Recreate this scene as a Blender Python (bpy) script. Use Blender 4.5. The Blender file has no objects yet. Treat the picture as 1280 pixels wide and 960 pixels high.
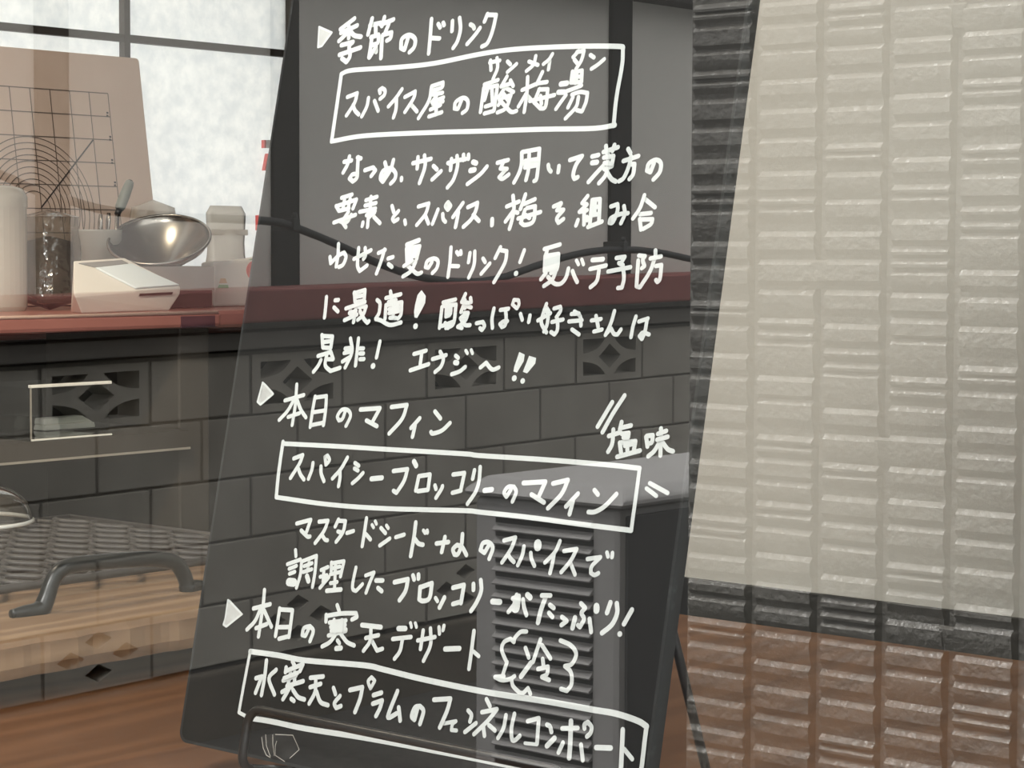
import bpy, bmesh, math, random
from mathutils import Vector, Matrix
from mathutils.geometry import tessellate_polygon
random.seed(7)
scene = bpy.context.scene
COL = scene.collection

# ---------------------------------------------------------------- camera
F = 2740.0                                   # focal length in pixels of the 1280 x 960 frame
YAW, HOR, ROLL = math.radians(49.5), 313.0, math.radians(0.2)
CAM = Vector((0.0, -0.70, 1.09))
_p = math.atan((480 - HOR) / F)
FWD = Vector((math.sin(YAW) * math.cos(_p), math.cos(YAW) * math.cos(_p), -math.sin(_p)))
_r = Vector((math.cos(YAW), -math.sin(YAW), 0))
_u = _r.cross(FWD)
RGT = math.cos(ROLL) * _r + math.sin(ROLL) * _u
UPV = math.cos(ROLL) * _u - math.sin(ROLL) * _r
cd = bpy.data.cameras.new('camera')
cd.sensor_width = 36.0
cd.lens = 36.0 * F / 1280.0
cd.clip_start = 0.02
cam = bpy.data.objects.new('camera', cd)
m = Matrix((RGT, UPV, -FWD)).transposed().to_4x4()
m.translation = CAM
cam.matrix_world = m
COL.objects.link(cam)
scene.camera = cam

# ---------------------------------------------------------------- light and exposure
scene.view_settings.view_transform = 'Standard'
scene.view_settings.look = 'None'
scene.view_settings.gamma = 1.0
scene.view_settings.use_curve_mapping = False
scene.view_settings.exposure = 0.5
SKY = 3.8
SUN = 5.5
LAMP = 11.0
w = bpy.data.worlds.new('overcast_sky')
scene.world = w
w.use_nodes = True
bg = w.node_tree.nodes['Background']
# overcast sky: the zenith is about three times as bright as the horizon
_nt = w.node_tree
_tc = _nt.nodes.new('ShaderNodeTexCoord')
_sx = _nt.nodes.new('ShaderNodeSeparateXYZ')
_mr = _nt.nodes.new('ShaderNodeMapRange')
_mr.inputs['From Min'].default_value = 0.0
_mr.inputs['From Max'].default_value = 1.0
_mr.inputs['To Min'].default_value = SKY * 0.33
_mr.inputs['To Max'].default_value = SKY
_nt.links.new(_tc.outputs['Generated'], _sx.inputs[0])
_nt.links.new(_sx.outputs['Z'], _mr.inputs['Value'])
_nt.links.new(_mr.outputs[0], bg.inputs[1])
bg.inputs[0].default_value = (0.985, 0.985, 0.98, 1)
sl = bpy.data.lights.new('hazy_sun', 'SUN')       # thin cloud: broad soft sun, high over the lane
sl.energy = SUN
sl.angle = math.radians(28)
sl.color = (1.0, 0.98, 0.94)
so = bpy.data.objects.new('hazy_sun', sl)
so.rotation_euler = Vector((0.34, 0.02, -0.94)).to_track_quat('-Z', 'Y').to_euler()
COL.objects.link(so)
scene.cycles.max_bounces = 10
scene.cycles.transparent_max_bounces = 16
scene.cycles.caustics_reflective = False
scene.cycles.caustics_refractive = False


def area_lamp(name, loc, target, sx, sy, watts, col):
    l = bpy.data.lights.new(name, 'AREA')
    l.shape = 'RECTANGLE'
    l.size, l.size_y = sx, sy
    l.energy = watts
    l.color = col
    o = bpy.data.objects.new(name, l)
    o.location = loc
    o.rotation_euler = (Vector(target) - Vector(loc)).to_track_quat('-Z', 'Y').to_euler()
    COL.objects.link(o)
    return o


# unseen fill light added for the board, then the shop's warm ceiling lamp
area_lamp('board_fill', (0.10, 0.62, 1.75), (1.1, 0.32, 0.92), 0.35, 0.35, LAMP, (1.0, 0.98, 0.94))
area_lamp('kitchen_lamp', (0.9, 1.55, 2.25), (1.8, 1.8, 1.0), 0.25, 0.25, LAMP * 0.9, (1.0, 0.86, 0.66))

ks = bpy.data.lights.new('kitchen_spot', 'SPOT')  # warm spot over the table, lights the shelf and the clear box
ks.energy = 34
ks.color = (1.0, 0.84, 0.62)
ks.spot_size = math.radians(30)
ks.spot_blend = 0.6
ks.shadow_soft_size = 0.03
ko = bpy.data.objects.new('kitchen_spot', ks)
ko.location = (1.15, 0.95, 1.75)
ko.rotation_euler = (Vector((1.78, 1.64, 0.90)) - ko.location).to_track_quat('-Z', 'Y').to_euler()
COL.objects.link(ko)


# ---------------------------------------------------------------- pixel <-> place
def ray(px, py):
    return FWD + ((px - 640) / F) * RGT - ((py - 480) / F) * UPV


def hit(px, py, p0, n):
    d = ray(px, py)
    return CAM + d * ((Vector(p0) - CAM).dot(n) / d.dot(n))


def HX(px, py, x): return hit(px, py, (x, 0, 0), Vector((1, 0, 0)))
def HY(px, py, y): return hit(px, py, (0, y, 0), Vector((0, 1, 0)))
def HZ(px, py, z): return hit(px, py, (0, 0, z), Vector((0, 0, 1)))


def MY(px, py, y):                           # a thing out in the lane, seen by reflection in the pane (y = 0)
    p = HY(px, py, y)
    return Vector((p.x, -p.y, p.z))


# ---------------------------------------------------------------- materials
def mat(name, col, rough=0.6, metal=0.0, noise=None, bump=None, var=None, spec=0.5):
    m = bpy.data.materials.new(name)
    m.use_nodes = True
    nt = m.node_tree
    b = nt.nodes['Principled BSDF']
    b.inputs['Base Color'].default_value = (*col, 1)
    b.inputs['Roughness'].default_value = rough
    b.inputs['Metallic'].default_value = metal
    b.inputs['Specular IOR Level'].default_value = spec
    tc = nt.nodes.new('ShaderNodeTexCoord')
    if var:                                  # (scale, second colour, low, high)
        n = nt.nodes.new('ShaderNodeTexNoise')
        n.inputs['Scale'].default_value = var[0]
        n.inputs['Detail'].default_value = 6
        nt.links.new(tc.outputs['Object'], n.inputs['Vector'])
        r = nt.nodes.new('ShaderNodeValToRGB')
        r.color_ramp.elements[0].position = var[2]
        r.color_ramp.elements[1].position = var[3]
        r.color_ramp.elements[0].color = (*col, 1)
        r.color_ramp.elements[1].color = (*var[1], 1)
        nt.links.new(n.outputs['Fac'], r.inputs['Fac'])
        nt.links.new(r.outputs['Color'], b.inputs['Base Color'])
    if bump:                                 # (scale, strength, distance)
        n2 = nt.nodes.new('ShaderNodeTexNoise')
        n2.inputs['Scale'].default_value = bump[0]
        n2.inputs['Detail'].default_value = 8
        nt.links.new(tc.outputs['Object'], n2.inputs['Vector'])
        bp = nt.nodes.new('ShaderNodeBump')
        bp.inputs['Strength'].default_value = bump[1]
        bp.inputs['Distance'].default_value = bump[2]
        nt.links.new(n2.outputs['Fac'], bp.inputs['Height'])
        nt.links.new(bp.outputs['Normal'], b.inputs['Normal'])
    return m


def wood(name, c1, c2, axis='X', scale=14.0, rough=0.5):
    m = bpy.data.materials.new(name)
    m.use_nodes = True
    nt = m.node_tree
    b = nt.nodes['Principled BSDF']
    b.inputs['Roughness'].default_value = rough
    b.inputs['Specular IOR Level'].default_value = 0.18
    tc = nt.nodes.new('ShaderNodeTexCoord')
    mp = nt.nodes.new('ShaderNodeMapping')
    mp.inputs['Scale'].default_value = (0.22, 1, 1) if axis == 'X' else (1, 0.22, 1)
    nz = nt.nodes.new('ShaderNodeTexNoise')
    nz.inputs['Scale'].default_value = 5
    nz.inputs['Detail'].default_value = 3
    mx = nt.nodes.new('ShaderNodeVectorMath')
    mx.operation = 'MULTIPLY_ADD'
    mx.inputs[1].default_value = (0.16, 0.16, 0.16)
    wv = nt.nodes.new('ShaderNodeTexWave')
    wv.wave_type = 'RINGS'
    wv.rings_direction = axis
    wv.inputs['Scale'].default_value = scale
    wv.inputs['Distortion'].default_value = 3
    wv.inputs['Detail'].default_value = 3
    wv.inputs['Detail Scale'].default_value = 2
    r = nt.nodes.new('ShaderNodeValToRGB')
    r.color_ramp.elements[0].color = (*c1, 1)
    r.color_ramp.elements[1].color = (*c2, 1)
    r.color_ramp.elements[0].position = 0.15
    nt.links.new(tc.outputs['Object'], mp.inputs['Vector'])
    nt.links.new(mp.outputs['Vector'], nz.inputs['Vector'])
    nt.links.new(nz.outputs['Color'], mx.inputs[0])
    nt.links.new(mp.outputs['Vector'], mx.inputs[2])
    nt.links.new(mx.outputs['Vector'], wv.inputs['Vector'])
    nt.links.new(wv.outputs['Fac'], r.inputs['Fac'])
    nt.links.new(r.outputs['Color'], b.inputs['Base Color'])
    bp = nt.nodes.new('ShaderNodeBump')
    bp.inputs['Strength'].default_value = 0.15
    bp.inputs['Distance'].default_value = 0.002
    nt.links.new(wv.outputs['Fac'], bp.inputs['Height'])
    nt.links.new(bp.outputs['Normal'], b.inputs['Normal'])
    return m


def clear(name, tint, body=0.0, bodycol=(1, 1, 1), gain=1.0, rough=0.0, bump=None, front=False):
    """clear sheet: lets light straight through, reflects as glass does at its angle, body = share of milky diffuse"""
    m = bpy.data.materials.new(name)
    m.use_nodes = True
    nt = m.node_tree
    for n in list(nt.nodes):
        nt.nodes.remove(n)
    out = nt.nodes.new('ShaderNodeOutputMaterial')
    tr = nt.nodes.new('ShaderNodeBsdfTransparent')
    tr.inputs[0].default_value = (*tint, 1)
    gl = nt.nodes.new('ShaderNodeBsdfGlossy')
    gl.inputs['Roughness'].default_value = rough
    lw = nt.nodes.new('ShaderNodeLayerWeight')
    lw.inputs['Blend'].default_value = 0.5
    pw = nt.nodes.new('ShaderNodeMath'); pw.operation = 'POWER'; pw.inputs[1].default_value = 5
    ma = nt.nodes.new('ShaderNodeMath'); ma.operation = 'MULTIPLY_ADD'
    ma.inputs[1].default_value = 0.96 * gain; ma.inputs[2].default_value = 0.04 * gain
    nt.links.new(lw.outputs['Facing'], pw.inputs[0])
    nt.links.new(pw.outputs[0], ma.inputs[0])
    cl = nt.nodes.new('ShaderNodeClamp')
    nt.links.new(ma.outputs[0], cl.inputs[0])
    fac = cl
    if front:                                # both surfaces of a thin pane counted at its front face
        ge = nt.nodes.new('ShaderNodeNewGeometry')
        fb = nt.nodes.new('ShaderNodeMath'); fb.operation = 'SUBTRACT'; fb.inputs[0].default_value = 1.0
        nt.links.new(ge.outputs['Backfacing'], fb.inputs[1])
        fm = nt.nodes.new('ShaderNodeMath'); fm.operation = 'MULTIPLY'
        nt.links.new(cl.outputs[0], fm.inputs[0])
        nt.links.new(fb.outputs[0], fm.inputs[1])
        fac = fm
    mx = nt.nodes.new('ShaderNodeMixShader')
    nt.links.new(fac.outputs[0], mx.inputs[0])
    base = tr
    if body > 0:
        df = nt.nodes.new('ShaderNodeBsdfDiffuse'); df.inputs[0].default_value = (*bodycol, 1)
        tl = nt.nodes.new('ShaderNodeBsdfTranslucent'); tl.inputs[0].default_value = (*bodycol, 1)
        m1 = nt.nodes.new('ShaderNodeMixShader'); m1.inputs[0].default_value = 0.5
        nt.links.new(df.outputs[0], m1.inputs[1]); nt.links.new(tl.outputs[0], m1.inputs[2])
        m2 = nt.nodes.new('ShaderNodeMixShader'); m2.inputs[0].default_value = body
        nt.links.new(tr.outputs[0], m2.inputs[1]); nt.links.new(m1.outputs[0], m2.inputs[2])
        base = m2
    nt.links.new(base.outputs[0], mx.inputs[1])
    nt.links.new(gl.outputs[0], mx.inputs[2])
    if bump:
        tc = nt.nodes.new('ShaderNodeTexCoord')
        n2 = nt.nodes.new('ShaderNodeTexNoise')
        n2.inputs['Scale'].default_value = bump[0]
        nt.links.new(tc.outputs['Object'], n2.inputs['Vector'])
        bp = nt.nodes.new('ShaderNodeBump')
        bp.inputs['Strength'].default_value = bump[1]
        bp.inputs['Distance'].default_value = bump[2]
        nt.links.new(n2.outputs['Fac'], bp.inputs['Height'])
        nt.links.new(bp.outputs['Normal'], gl.inputs['Normal'])
    nt.links.new(mx.outputs[0], out.inputs[0])
    return m


def paper_mat():
    m = bpy.data.materials.new('washi_paper')
    m.use_nodes = True
    nt = m.node_tree
    for n in list(nt.nodes):
        nt.nodes.remove(n)
    out = nt.nodes.new('ShaderNodeOutputMaterial')
    tc = nt.nodes.new('ShaderNodeTexCoord')
    nz = nt.nodes.new('ShaderNodeTexNoise')
    nz.inputs['Scale'].default_value = 48
    nz.inputs['Detail'].default_value = 7
    nz.inputs['Roughness'].default_value = 0.65
    r = nt.nodes.new('ShaderNodeValToRGB')
    r.color_ramp.elements[0].position = 0.36
    r.color_ramp.elements[1].position = 0.64
    r.color_ramp.elements[0].color = (0.80, 0.815, 0.815, 1)
    r.color_ramp.elements[1].color = (0.93, 0.93, 0.91, 1)
    df = nt.nodes.new('ShaderNodeBsdfDiffuse')
    tl = nt.nodes.new('ShaderNodeBsdfTranslucent')
    mx = nt.nodes.new('ShaderNodeMixShader')
    mx.inputs[0].default_value = 0.6
    nt.links.new(tc.outputs['Object'], nz.inputs['Vector'])
    nt.links.new(nz.outputs['Fac'], r.inputs['Fac'])
    nt.links.new(r.outputs['Color'], df.inputs[0])
    nt.links.new(r.outputs['Color'], tl.inputs[0])
    nt.links.new(df.outputs[0], mx.inputs[1])
    nt.links.new(tl.outputs[0], mx.inputs[2])
    nt.links.new(mx.outputs[0], out.inputs[0])
    return m


M = {
    'pane': clear('window_glass', (0.97, 0.98, 0.975), gain=3.4, front=True),
    'acrylic': clear('clear_acrylic', (0.9, 0.91, 0.9), gain=1.3),
    'acrylic_edge': mat('acrylic_edge_highlight', (0.95, 0.93, 0.86), 0.25),  # cream lamp highlights on clear edges, put into the colour
    'film': clear('clear_film', (0.72, 0.70, 0.67), body=0.12, bodycol=(0.7, 0.68, 0.62), gain=2.2, rough=0.15, bump=(45, 0.9, 0.01)),
    'milky': clear('milky_plastic', (0.9, 0.88, 0.84), body=0.75, bodycol=(0.72, 0.69, 0.63), gain=1.2, rough=0.2),
    'pouch': clear('frosted_pouch', (0.95, 0.92, 0.87), body=0.6, bodycol=(0.86, 0.81, 0.74), gain=1.0, rough=0.2),
    'domeglass': clear('dome_plastic', (0.88, 0.87, 0.85), body=0.06, bodycol=(0.9, 0.88, 0.8), gain=3.0, rough=0.05),
    'paper': paper_mat(),
    'tile': mat('glazed_relief_tile', (0.175, 0.166, 0.147), 0.25, bump=(110, 0.8, 0.005), var=(9, (0.22, 0.21, 0.186), 0.35, 0.7), spec=1.0),
    'block': mat('concrete_block', (0.29, 0.272, 0.235), 0.9, bump=(220, 0.3, 0.003), var=(3.5, (0.38, 0.36, 0.315), 0.35, 0.65), spec=0.2),
    'mortar': mat('mortar_joint', (0.17, 0.16, 0.14), 0.95, bump=(150, 0.3, 0.003), spec=0.2),
    'coping': mat('weathered_coping', (0.16, 0.15, 0.135), 0.9, var=(4, (0.21, 0.20, 0.18), 0.4, 0.7), spec=0.2),
    'stucco': mat('pale_stucco', (0.66, 0.64, 0.59), 0.9, bump=(60, 0.15, 0.003), var=(0.8, (0.74, 0.72, 0.67), 0.3, 0.7), spec=0.2),
    'post': mat('dark_timber_post', (0.012, 0.010, 0.009), 0.8, var=(8, (0.018, 0.015, 0.013), 0.4, 0.7)),
    'red': mat('red_oxide_beam', (0.20, 0.060, 0.055), 0.7, var=(5, (0.26, 0.085, 0.075), 0.4, 0.7)),
    'footing': mat('dark_footing', (0.10, 0.088, 0.07), 0.95, bump=(60, 0.4, 0.006), var=(5, (0.14, 0.12, 0.095), 0.4, 0.7), spec=0.2),
    'cavity': mat('cavity_shade', (0.02, 0.02, 0.02), 0.95),
    'ac': mat('air_conditioner_shell', (0.36, 0.352, 0.345), 0.5, bump=(300, 0.05, 0.001)),
    'acdark': mat('air_conditioner_dark_face', (0.05, 0.05, 0.052), 0.6),
    'acslot': mat('air_conditioner_slot', (0.05, 0.05, 0.052), 0.8),
    'asphalt': mat('lane_asphalt', (0.045, 0.042, 0.037), 0.95, bump=(300, 0.5, 0.004), var=(30, (0.07, 0.065, 0.057), 0.4, 0.7)),
    'cable': mat('black_cable', (0.012, 0.012, 0.013), 0.5),
    'plaster': mat('white_plaster', (0.60, 0.57, 0.51), 0.85, bump=(90, 0.1, 0.002), spec=0.2),
    'darktrim': mat('dark_skirting', (0.012, 0.012, 0.0115), 0.7),
    'inwall': mat('dark_interior_wall', (0.05, 0.042, 0.035), 0.9),
    'ceilmat': mat('dark_ceiling_board', (0.25, 0.23, 0.20), 0.9),
    'floormat': mat('dark_floor_board', (0.05, 0.04, 0.032), 0.8),
    'muntin': mat('dark_muntin', (0.035, 0.028, 0.022), 0.6),
    'board': mat('matte_black_board', (0.013, 0.013, 0.0127), 0.8, bump=(400, 0.06, 0.0005), spec=0.15),
    'boardedge': mat('scuffed_board_edge', (0.018, 0.019, 0.019), 0.8, var=(60, (0.06, 0.065, 0.065), 0.6, 0.8)),
    'chalk': mat('white_marker_paint', (0.76, 0.79, 0.775), 0.8, var=(160, (0.69, 0.72, 0.71), 0.55, 0.8), spec=0.2),
    'chalkwash': mat('thin_marker_wash', (0.58, 0.58, 0.56), 0.85, var=(120, (0.70, 0.71, 0.69), 0.4, 0.7), spec=0.2),
    'scrap': clear('clear_tape', (0.85, 0.85, 0.84), body=0.07, bodycol=(0.8, 0.8, 0.78), gain=1.2, rough=0.3),
    'scrapedge': mat('tape_torn_edge', (0.62, 0.58, 0.52), 0.7),
    'iron': mat('black_iron_rod', (0.018, 0.016, 0.015), 0.32),
    'castiron': mat('cast_iron', (0.016, 0.017, 0.0165), 0.30, bump=(120, 0.25, 0.001)),
    'wire': mat('dark_rack_wire', (0.085, 0.075, 0.068), 0.45, metal=0.3),
    'table': wood('table_wood', (0.125, 0.053, 0.023), (0.165, 0.073, 0.033), 'X', 9, 0.6),
    'traywood': wood('tray_pine', (0.24, 0.145, 0.083), (0.34, 0.22, 0.13), 'X', 13, 0.6),
    'batten': mat('dark_batten', (0.04, 0.03, 0.022), 0.8),
    'counter': mat('red_brown_counter', (0.30, 0.125, 0.10), 0.28, var=(6, (0.36, 0.155, 0.125), 0.4, 0.7)),
    'counteredge': mat('counter_edge_highlight', (0.86, 0.64, 0.53), 0.3),  # highlight along the glossy counter edge, painted as a pale colour
    'cabinet': mat('dark_cabinet', (0.045, 0.036, 0.027), 0.7),
    'label': mat('dark_violet_plate', (0.045, 0.018, 0.028), 0.6),
    'shelfedge': mat('pale_shelf_edge', (0.34, 0.31, 0.26), 0.5),
    'white': mat('white_plastic', (0.70, 0.66, 0.60), 0.4),
    'scaleglass': mat('pale_blue_glass_plate', (0.74, 0.80, 0.83), 0.12),
    'scaleshade': mat('scale_rim_shade', (0.23, 0.22, 0.21), 0.5),
    'display': mat('dark_display_slot', (0.03, 0.02, 0.015), 0.3),
    'steel': mat('brushed_steel', (0.33, 0.305, 0.27), 0.25, metal=1.0),
    'carton': mat('grey_beige_carton', (0.36, 0.31, 0.275), 0.8),
    'cartonbase': mat('dark_carton_base', (0.07, 0.04, 0.035), 0.8),
    'matpink': mat('pinkish_silicone', (0.66, 0.49, 0.39), 0.7, var=(12, (0.70, 0.53, 0.43), 0.4, 0.7)),
    'print': mat('brown_print_ink', (0.16, 0.115, 0.09), 0.8),
    'printdark': mat('dark_print_ink', (0.05, 0.035, 0.03), 0.8),
    'sage': mat('sage_handle', (0.15, 0.165, 0.14), 0.45),
    'blackneck': mat('black_ferrule', (0.015, 0.014, 0.013), 0.4),
    'redtape': mat('red_tape', (0.62, 0.07, 0.06), 0.6),
    'greytape': mat('grey_tape', (0.62, 0.61, 0.59), 0.6),
    'pack': mat('pale_packet', (0.80, 0.735, 0.65), 0.6),
    'packred': mat('packet_red_print', (0.72, 0.14, 0.11), 0.6),
    'packgreen': mat('packet_green_print', (0.22, 0.40, 0.16), 0.6),
    'packorange': mat('packet_orange_print', (0.70, 0.42, 0.22), 0.6),
    'napkin': mat('white_napkin', (0.95, 0.90, 0.80), 0.8),
    'contents': mat('brown_bag_contents', (0.06, 0.042, 0.036), 0.8, var=(40, (0.12, 0.085, 0.07), 0.45, 0.7)),
    'facade': mat('shop_facade', (0.30, 0.28, 0.26), 0.9),
}


# ---------------------------------------------------------------- mesh helpers
def obj(name, bm, m, parent=None, smooth=False, bevel=0.0, mats=None):
    me = bpy.data.meshes.new(name)
    bmesh.ops.recalc_face_normals(bm, faces=bm.faces)
    bm.to_mesh(me)
    bm.free()
    for k in (mats or [m]):
        me.materials.append(M[k])
    if smooth:
        for p in me.polygons:
            p.use_smooth = True
    o = bpy.data.objects.new(name, me)
    COL.objects.link(o)
    if parent:
        o.parent = parent
        o.matrix_parent_inverse = parent.matrix_world.inverted()
    if bevel:
        b = o.modifiers.new('bevel', 'BEVEL')
        b.width = bevel
        b.segments = 2
        b.limit_method = 'ANGLE'
    return o


def tag(o, label, cat, group=None):
    o['label'] = label
    o['category'] = cat
    if group:
        o['group'] = group
    return o


def thing(name, loc, label, cat, group=None):
    o = bpy.data.objects.new(name, None)
    o.empty_display_size = 0.05
    o.location = loc
    o.matrix_world = Matrix.Translation(Vector(loc))
    COL.objects.link(o)
    return tag(o, label, cat, group)


def struct(o):
    o['kind'] = 'structure'
    return o


def box(bm, lo, hi):
    vs = [bm.verts.new((x, y, z)) for x in (lo[0], hi[0]) for y in (lo[1], hi[1]) for z in (lo[2], hi[2])]
    for f in ((0, 1, 3, 2), (4, 6, 7, 5), (0, 4, 5, 1), (2, 3, 7, 6), (0, 2, 6, 4), (1, 5, 7, 3)):
        bm.faces.new([vs[i] for i in f])
    return vs


def prism(bm, poly, off):
    """closed solid: 3-D polygon poly swept by the vector off"""
    a = [bm.verts.new(p) for p in poly]
    b = [bm.verts.new(Vector(p) + Vector(off)) for p in poly]
    bm.faces.new(a)
    bm.faces.new(b[::-1])
    for i in range(len(a)):
        j = (i + 1) % len(a)
        bm.faces.new((a[i], a[j], b[j], b[i]))


def holed(bm, loops, off):
    """solid plate whose first loop is the outline and the others are holes, swept by off"""
    off = Vector(off)
    tri = tessellate_polygon([[Vector(p) for p in l] for l in loops])
    flat = [Vector(p) for l in loops for p in l]
    a = [bm.verts.new(p) for p in flat]
    b = [bm.verts.new(p + off) for p in flat]
    for t in tri:
        try:
            bm.faces.new([a[i] for i in t])
            bm.faces.new([b[i] for i in reversed(t)])
        except ValueError:
            pass
    k = 0
    for l in loops:
        n = len(l)
        for i in range(n):
            j = (i + 1) % n
            bm.faces.new((a[k + i], a[k + j], b[k + j], b[k + i]))
        k += n


def smooth_path(pts, n=6):
    P = [Vector(p) for p in pts]
    out = []
    for i in range(len(P) - 1):
        p0 = P[i - 1] if i else P[0] * 2 - P[1]
        p1, p2 = P[i], P[i + 1]
        p3 = P[i + 2] if i + 2 < len(P) else P[-1] * 2 - P[-2]
        for k in range(n):
            t = k / n
            out.append(0.5 * ((2 * p1) + (p2 - p0) * t + (2 * p0 - 5 * p1 + 4 * p2 - p3) * t * t + (3 * p1 - p0 - 3 * p2 + p3) * t ** 3))
    out.append(P[-1])
    return out


def tube(bm, pts, rad, seg=8, flat=1.0, flatdir=None, closed=False):
    pts = [Vector(p) for p in pts]
    n = len(pts)
    rads = rad if isinstance(rad, (list, tuple)) else [rad] * n
    rings = []
    ref = Vector(flatdir) if flatdir else None
    prev = None
    for i, p in enumerate(pts):
        if closed:
            t = (pts[(i + 1) % n] - pts[i - 1]).normalized()
        else:
            t = (pts[min(i + 1, n - 1)] - pts[max(i - 1, 0)]).normalized()
        a = ref if ref else prev
        if a is None or abs(a.dot(t)) > 0.97:
            a = Vector((0, 0, 1)) if abs(t.z) < 0.9 else Vector((1, 0, 0))
        x = (a - t * a.dot(t)).normalized()
        prev = x
        y = t.cross(x)
        rings.append([bm.verts.new(p + (x * math.cos(2 * math.pi * k / seg) * flat + y * math.sin(2 * math.pi * k / seg)) * rads[i]) for k in range(seg)])
    for i in range(n if closed else n - 1):
        A, B = rings[i], rings[(i + 1) % n]
        for k in range(seg):
            bm.faces.new((A[k], A[(k + 1) % seg], B[(k + 1) % seg], B[k]))
    if not closed:
        bm.faces.new(rings[0][::-1])
        bm.faces.new(rings[-1])


def lathe(bm, prof, c, ax=Vector((0, 0, 1)), seg=40, cap=True):
    ax = Vector(ax).normalized()
    x = ax.orthogonal().normalized()
    y = ax.cross(x)
    c = Vector(c)
    rings = []
    for r, h in prof:
        rings.append([bm.verts.new(c + ax * h + (x * math.cos(2 * math.pi * k / seg) + y * math.sin(2 * math.pi * k / seg)) * max(r, 1e-4)) for k in range(seg)])
    for A, B in zip(rings, rings[1:]):
        for k in range(seg):
            bm.faces.new((A[k], A[(k + 1) % seg], B[(k + 1) % seg], B[k]))
    if cap:
        bm.faces.new(rings[0][::-1])
        bm.faces.new(rings[-1])


def quick(name, m, parent, *boxes, bevel=0.0):
    bm = bmesh.new()
    for lo, hi in boxes:
        box(bm, lo, hi)
    return obj(name, bm, m, parent, bevel=bevel)


# ================================================================ THE SETTING
def TILT(bm):                                # the lane climbs a little, so the wall across it does too
    for v in bm.verts:
        v.co.z += 0.015 * (v.co.x - 4.6)
    return bm


# --- shop floor, ceiling, walls
struct(quick('floor', 'floormat', None, ((-1.25, 0.02, -0.45), (3.8, 2.1, -0.35))))
struct(quick('ground', 'asphalt', None, ((-6, -4.3, -0.6), (13, 0.02, -0.4))))
struct(quick('ceiling', 'ceilmat', None, ((-1.25, 0.02, 2.3), (3.8, 2.1, 2.4))))
struct(quick('wall_left', 'inwall', None, ((-1.3, 0.1, -0.35), (-1.2, 2.05, 2.3))))
struct(quick('wall_right', 'inwall', None, ((3.7, 0.1, -0.35), (3.8, 2.05, 2.3))))
struct(quick('wall_back', 'inwall', None,
             ((-1.2, 2.07, -0.35), (3.7, 2.15, 0.985)), ((-1.2, 2.07, 2.0), (3.7, 2.15, 2.3)),
             ((-1.2, 2.07, 0.985), (1.25, 2.15, 2.0)), ((2.70, 2.07, 0.985), (3.7, 2.15, 2.0))))
struct(quick('wall_front', 'facade', None, ((-1.3, 0.0, 2.22), (3.8, 0.1, 3.1))))
struct(quick('wall_front_left', 'facade', None, ((-5.0, 0.0, -0.4), (-1.3, 0.1, 3.1))))
struct(quick('wall_front_right', 'facade', None, ((2.09, 0.0, -0.4), (3.8, 0.1, 2.22))))
struct(quick('wall_front_below', 'facade', None, ((-1.3, 0.0, -0.4), (2.0, 0.1, -0.3))))
# --- partition that carries on inside the pane, in line with the tiled wall outside
part = struct(quick('wall_partition', 'plaster', None, ((2.0, 0.02, 0.722), (2.085, 0.97, 2.3))))
struct(quick('baseboard_partition', 'darktrim', None, ((1.992, 0.02, -0.35), (2.09, 0.975, 0.722))))

# --- shop window: clear pane, dark frame
win = struct(quick('window_2', 'pane', None, ((-1.3, 0.0, -0.3), (1.985, 0.006, 2.22))))
fr = quick('window_frame', 'muntin', win, ((1.955, -0.012, -0.3), (1.995, 0.03, 2.22)), ((-1.3, -0.012, -0.3), (-1.26, 0.03, 2.22)),
           ((-1.3, -0.012, 2.18), (1.995, 0.03, 2.22)), ((-1.3, -0.012, -0.3), (1.995, 0.03, -0.26)))

# --- paper window at the back of the kitchen
YS = 2.05
win1 = struct(quick('window_1', 'muntin', None,
                    ((1.25, YS - 0.02, 0.985), (1.29, YS + 0.02, 2.0)), ((HY(360, 40, YS).x, YS - 0.02, 0.985), (2.70, YS + 0.02, 2.0)),
                    ((1.25, YS - 0.02, 1.96), (2.70, YS + 0.02, 2.0)), ((1.25, YS - 0.02, 0.985), (2.70, YS + 0.02, 1.01)), bevel=0.002))
quick('paper_pane', 'paper', win1, ((1.28, YS + 0.006, 1.0), (2.66, YS + 0.009, 1.97)))
xm = HY(155, 20, YS).x
zm = HY(155, 48, YS).z
bm = bmesh.new()
box(bm, (xm - 0.006, YS - 0.008, 1.0), (xm + 0.006, YS + 0.005, 1.97))
box(bm, (xm - 0.42, YS - 0.008, 1.0), (xm - 0.408, YS + 0.005, 1.97))
for z in (zm, zm + 0.30, zm - 0.30 if False else zm + 0.30):
    box(bm, (1.28, YS - 0.007, z - 0.006), (2.65, YS + 0.004, z + 0.006))
obj('muntin', bm, 'muntin', win1)
struct(quick('trim_1', 'counter', None, ((1.25, 1.955, 0.955), (2.70, 2.068, 0.985)), bevel=0.004))      # sill under the paper window

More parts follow.
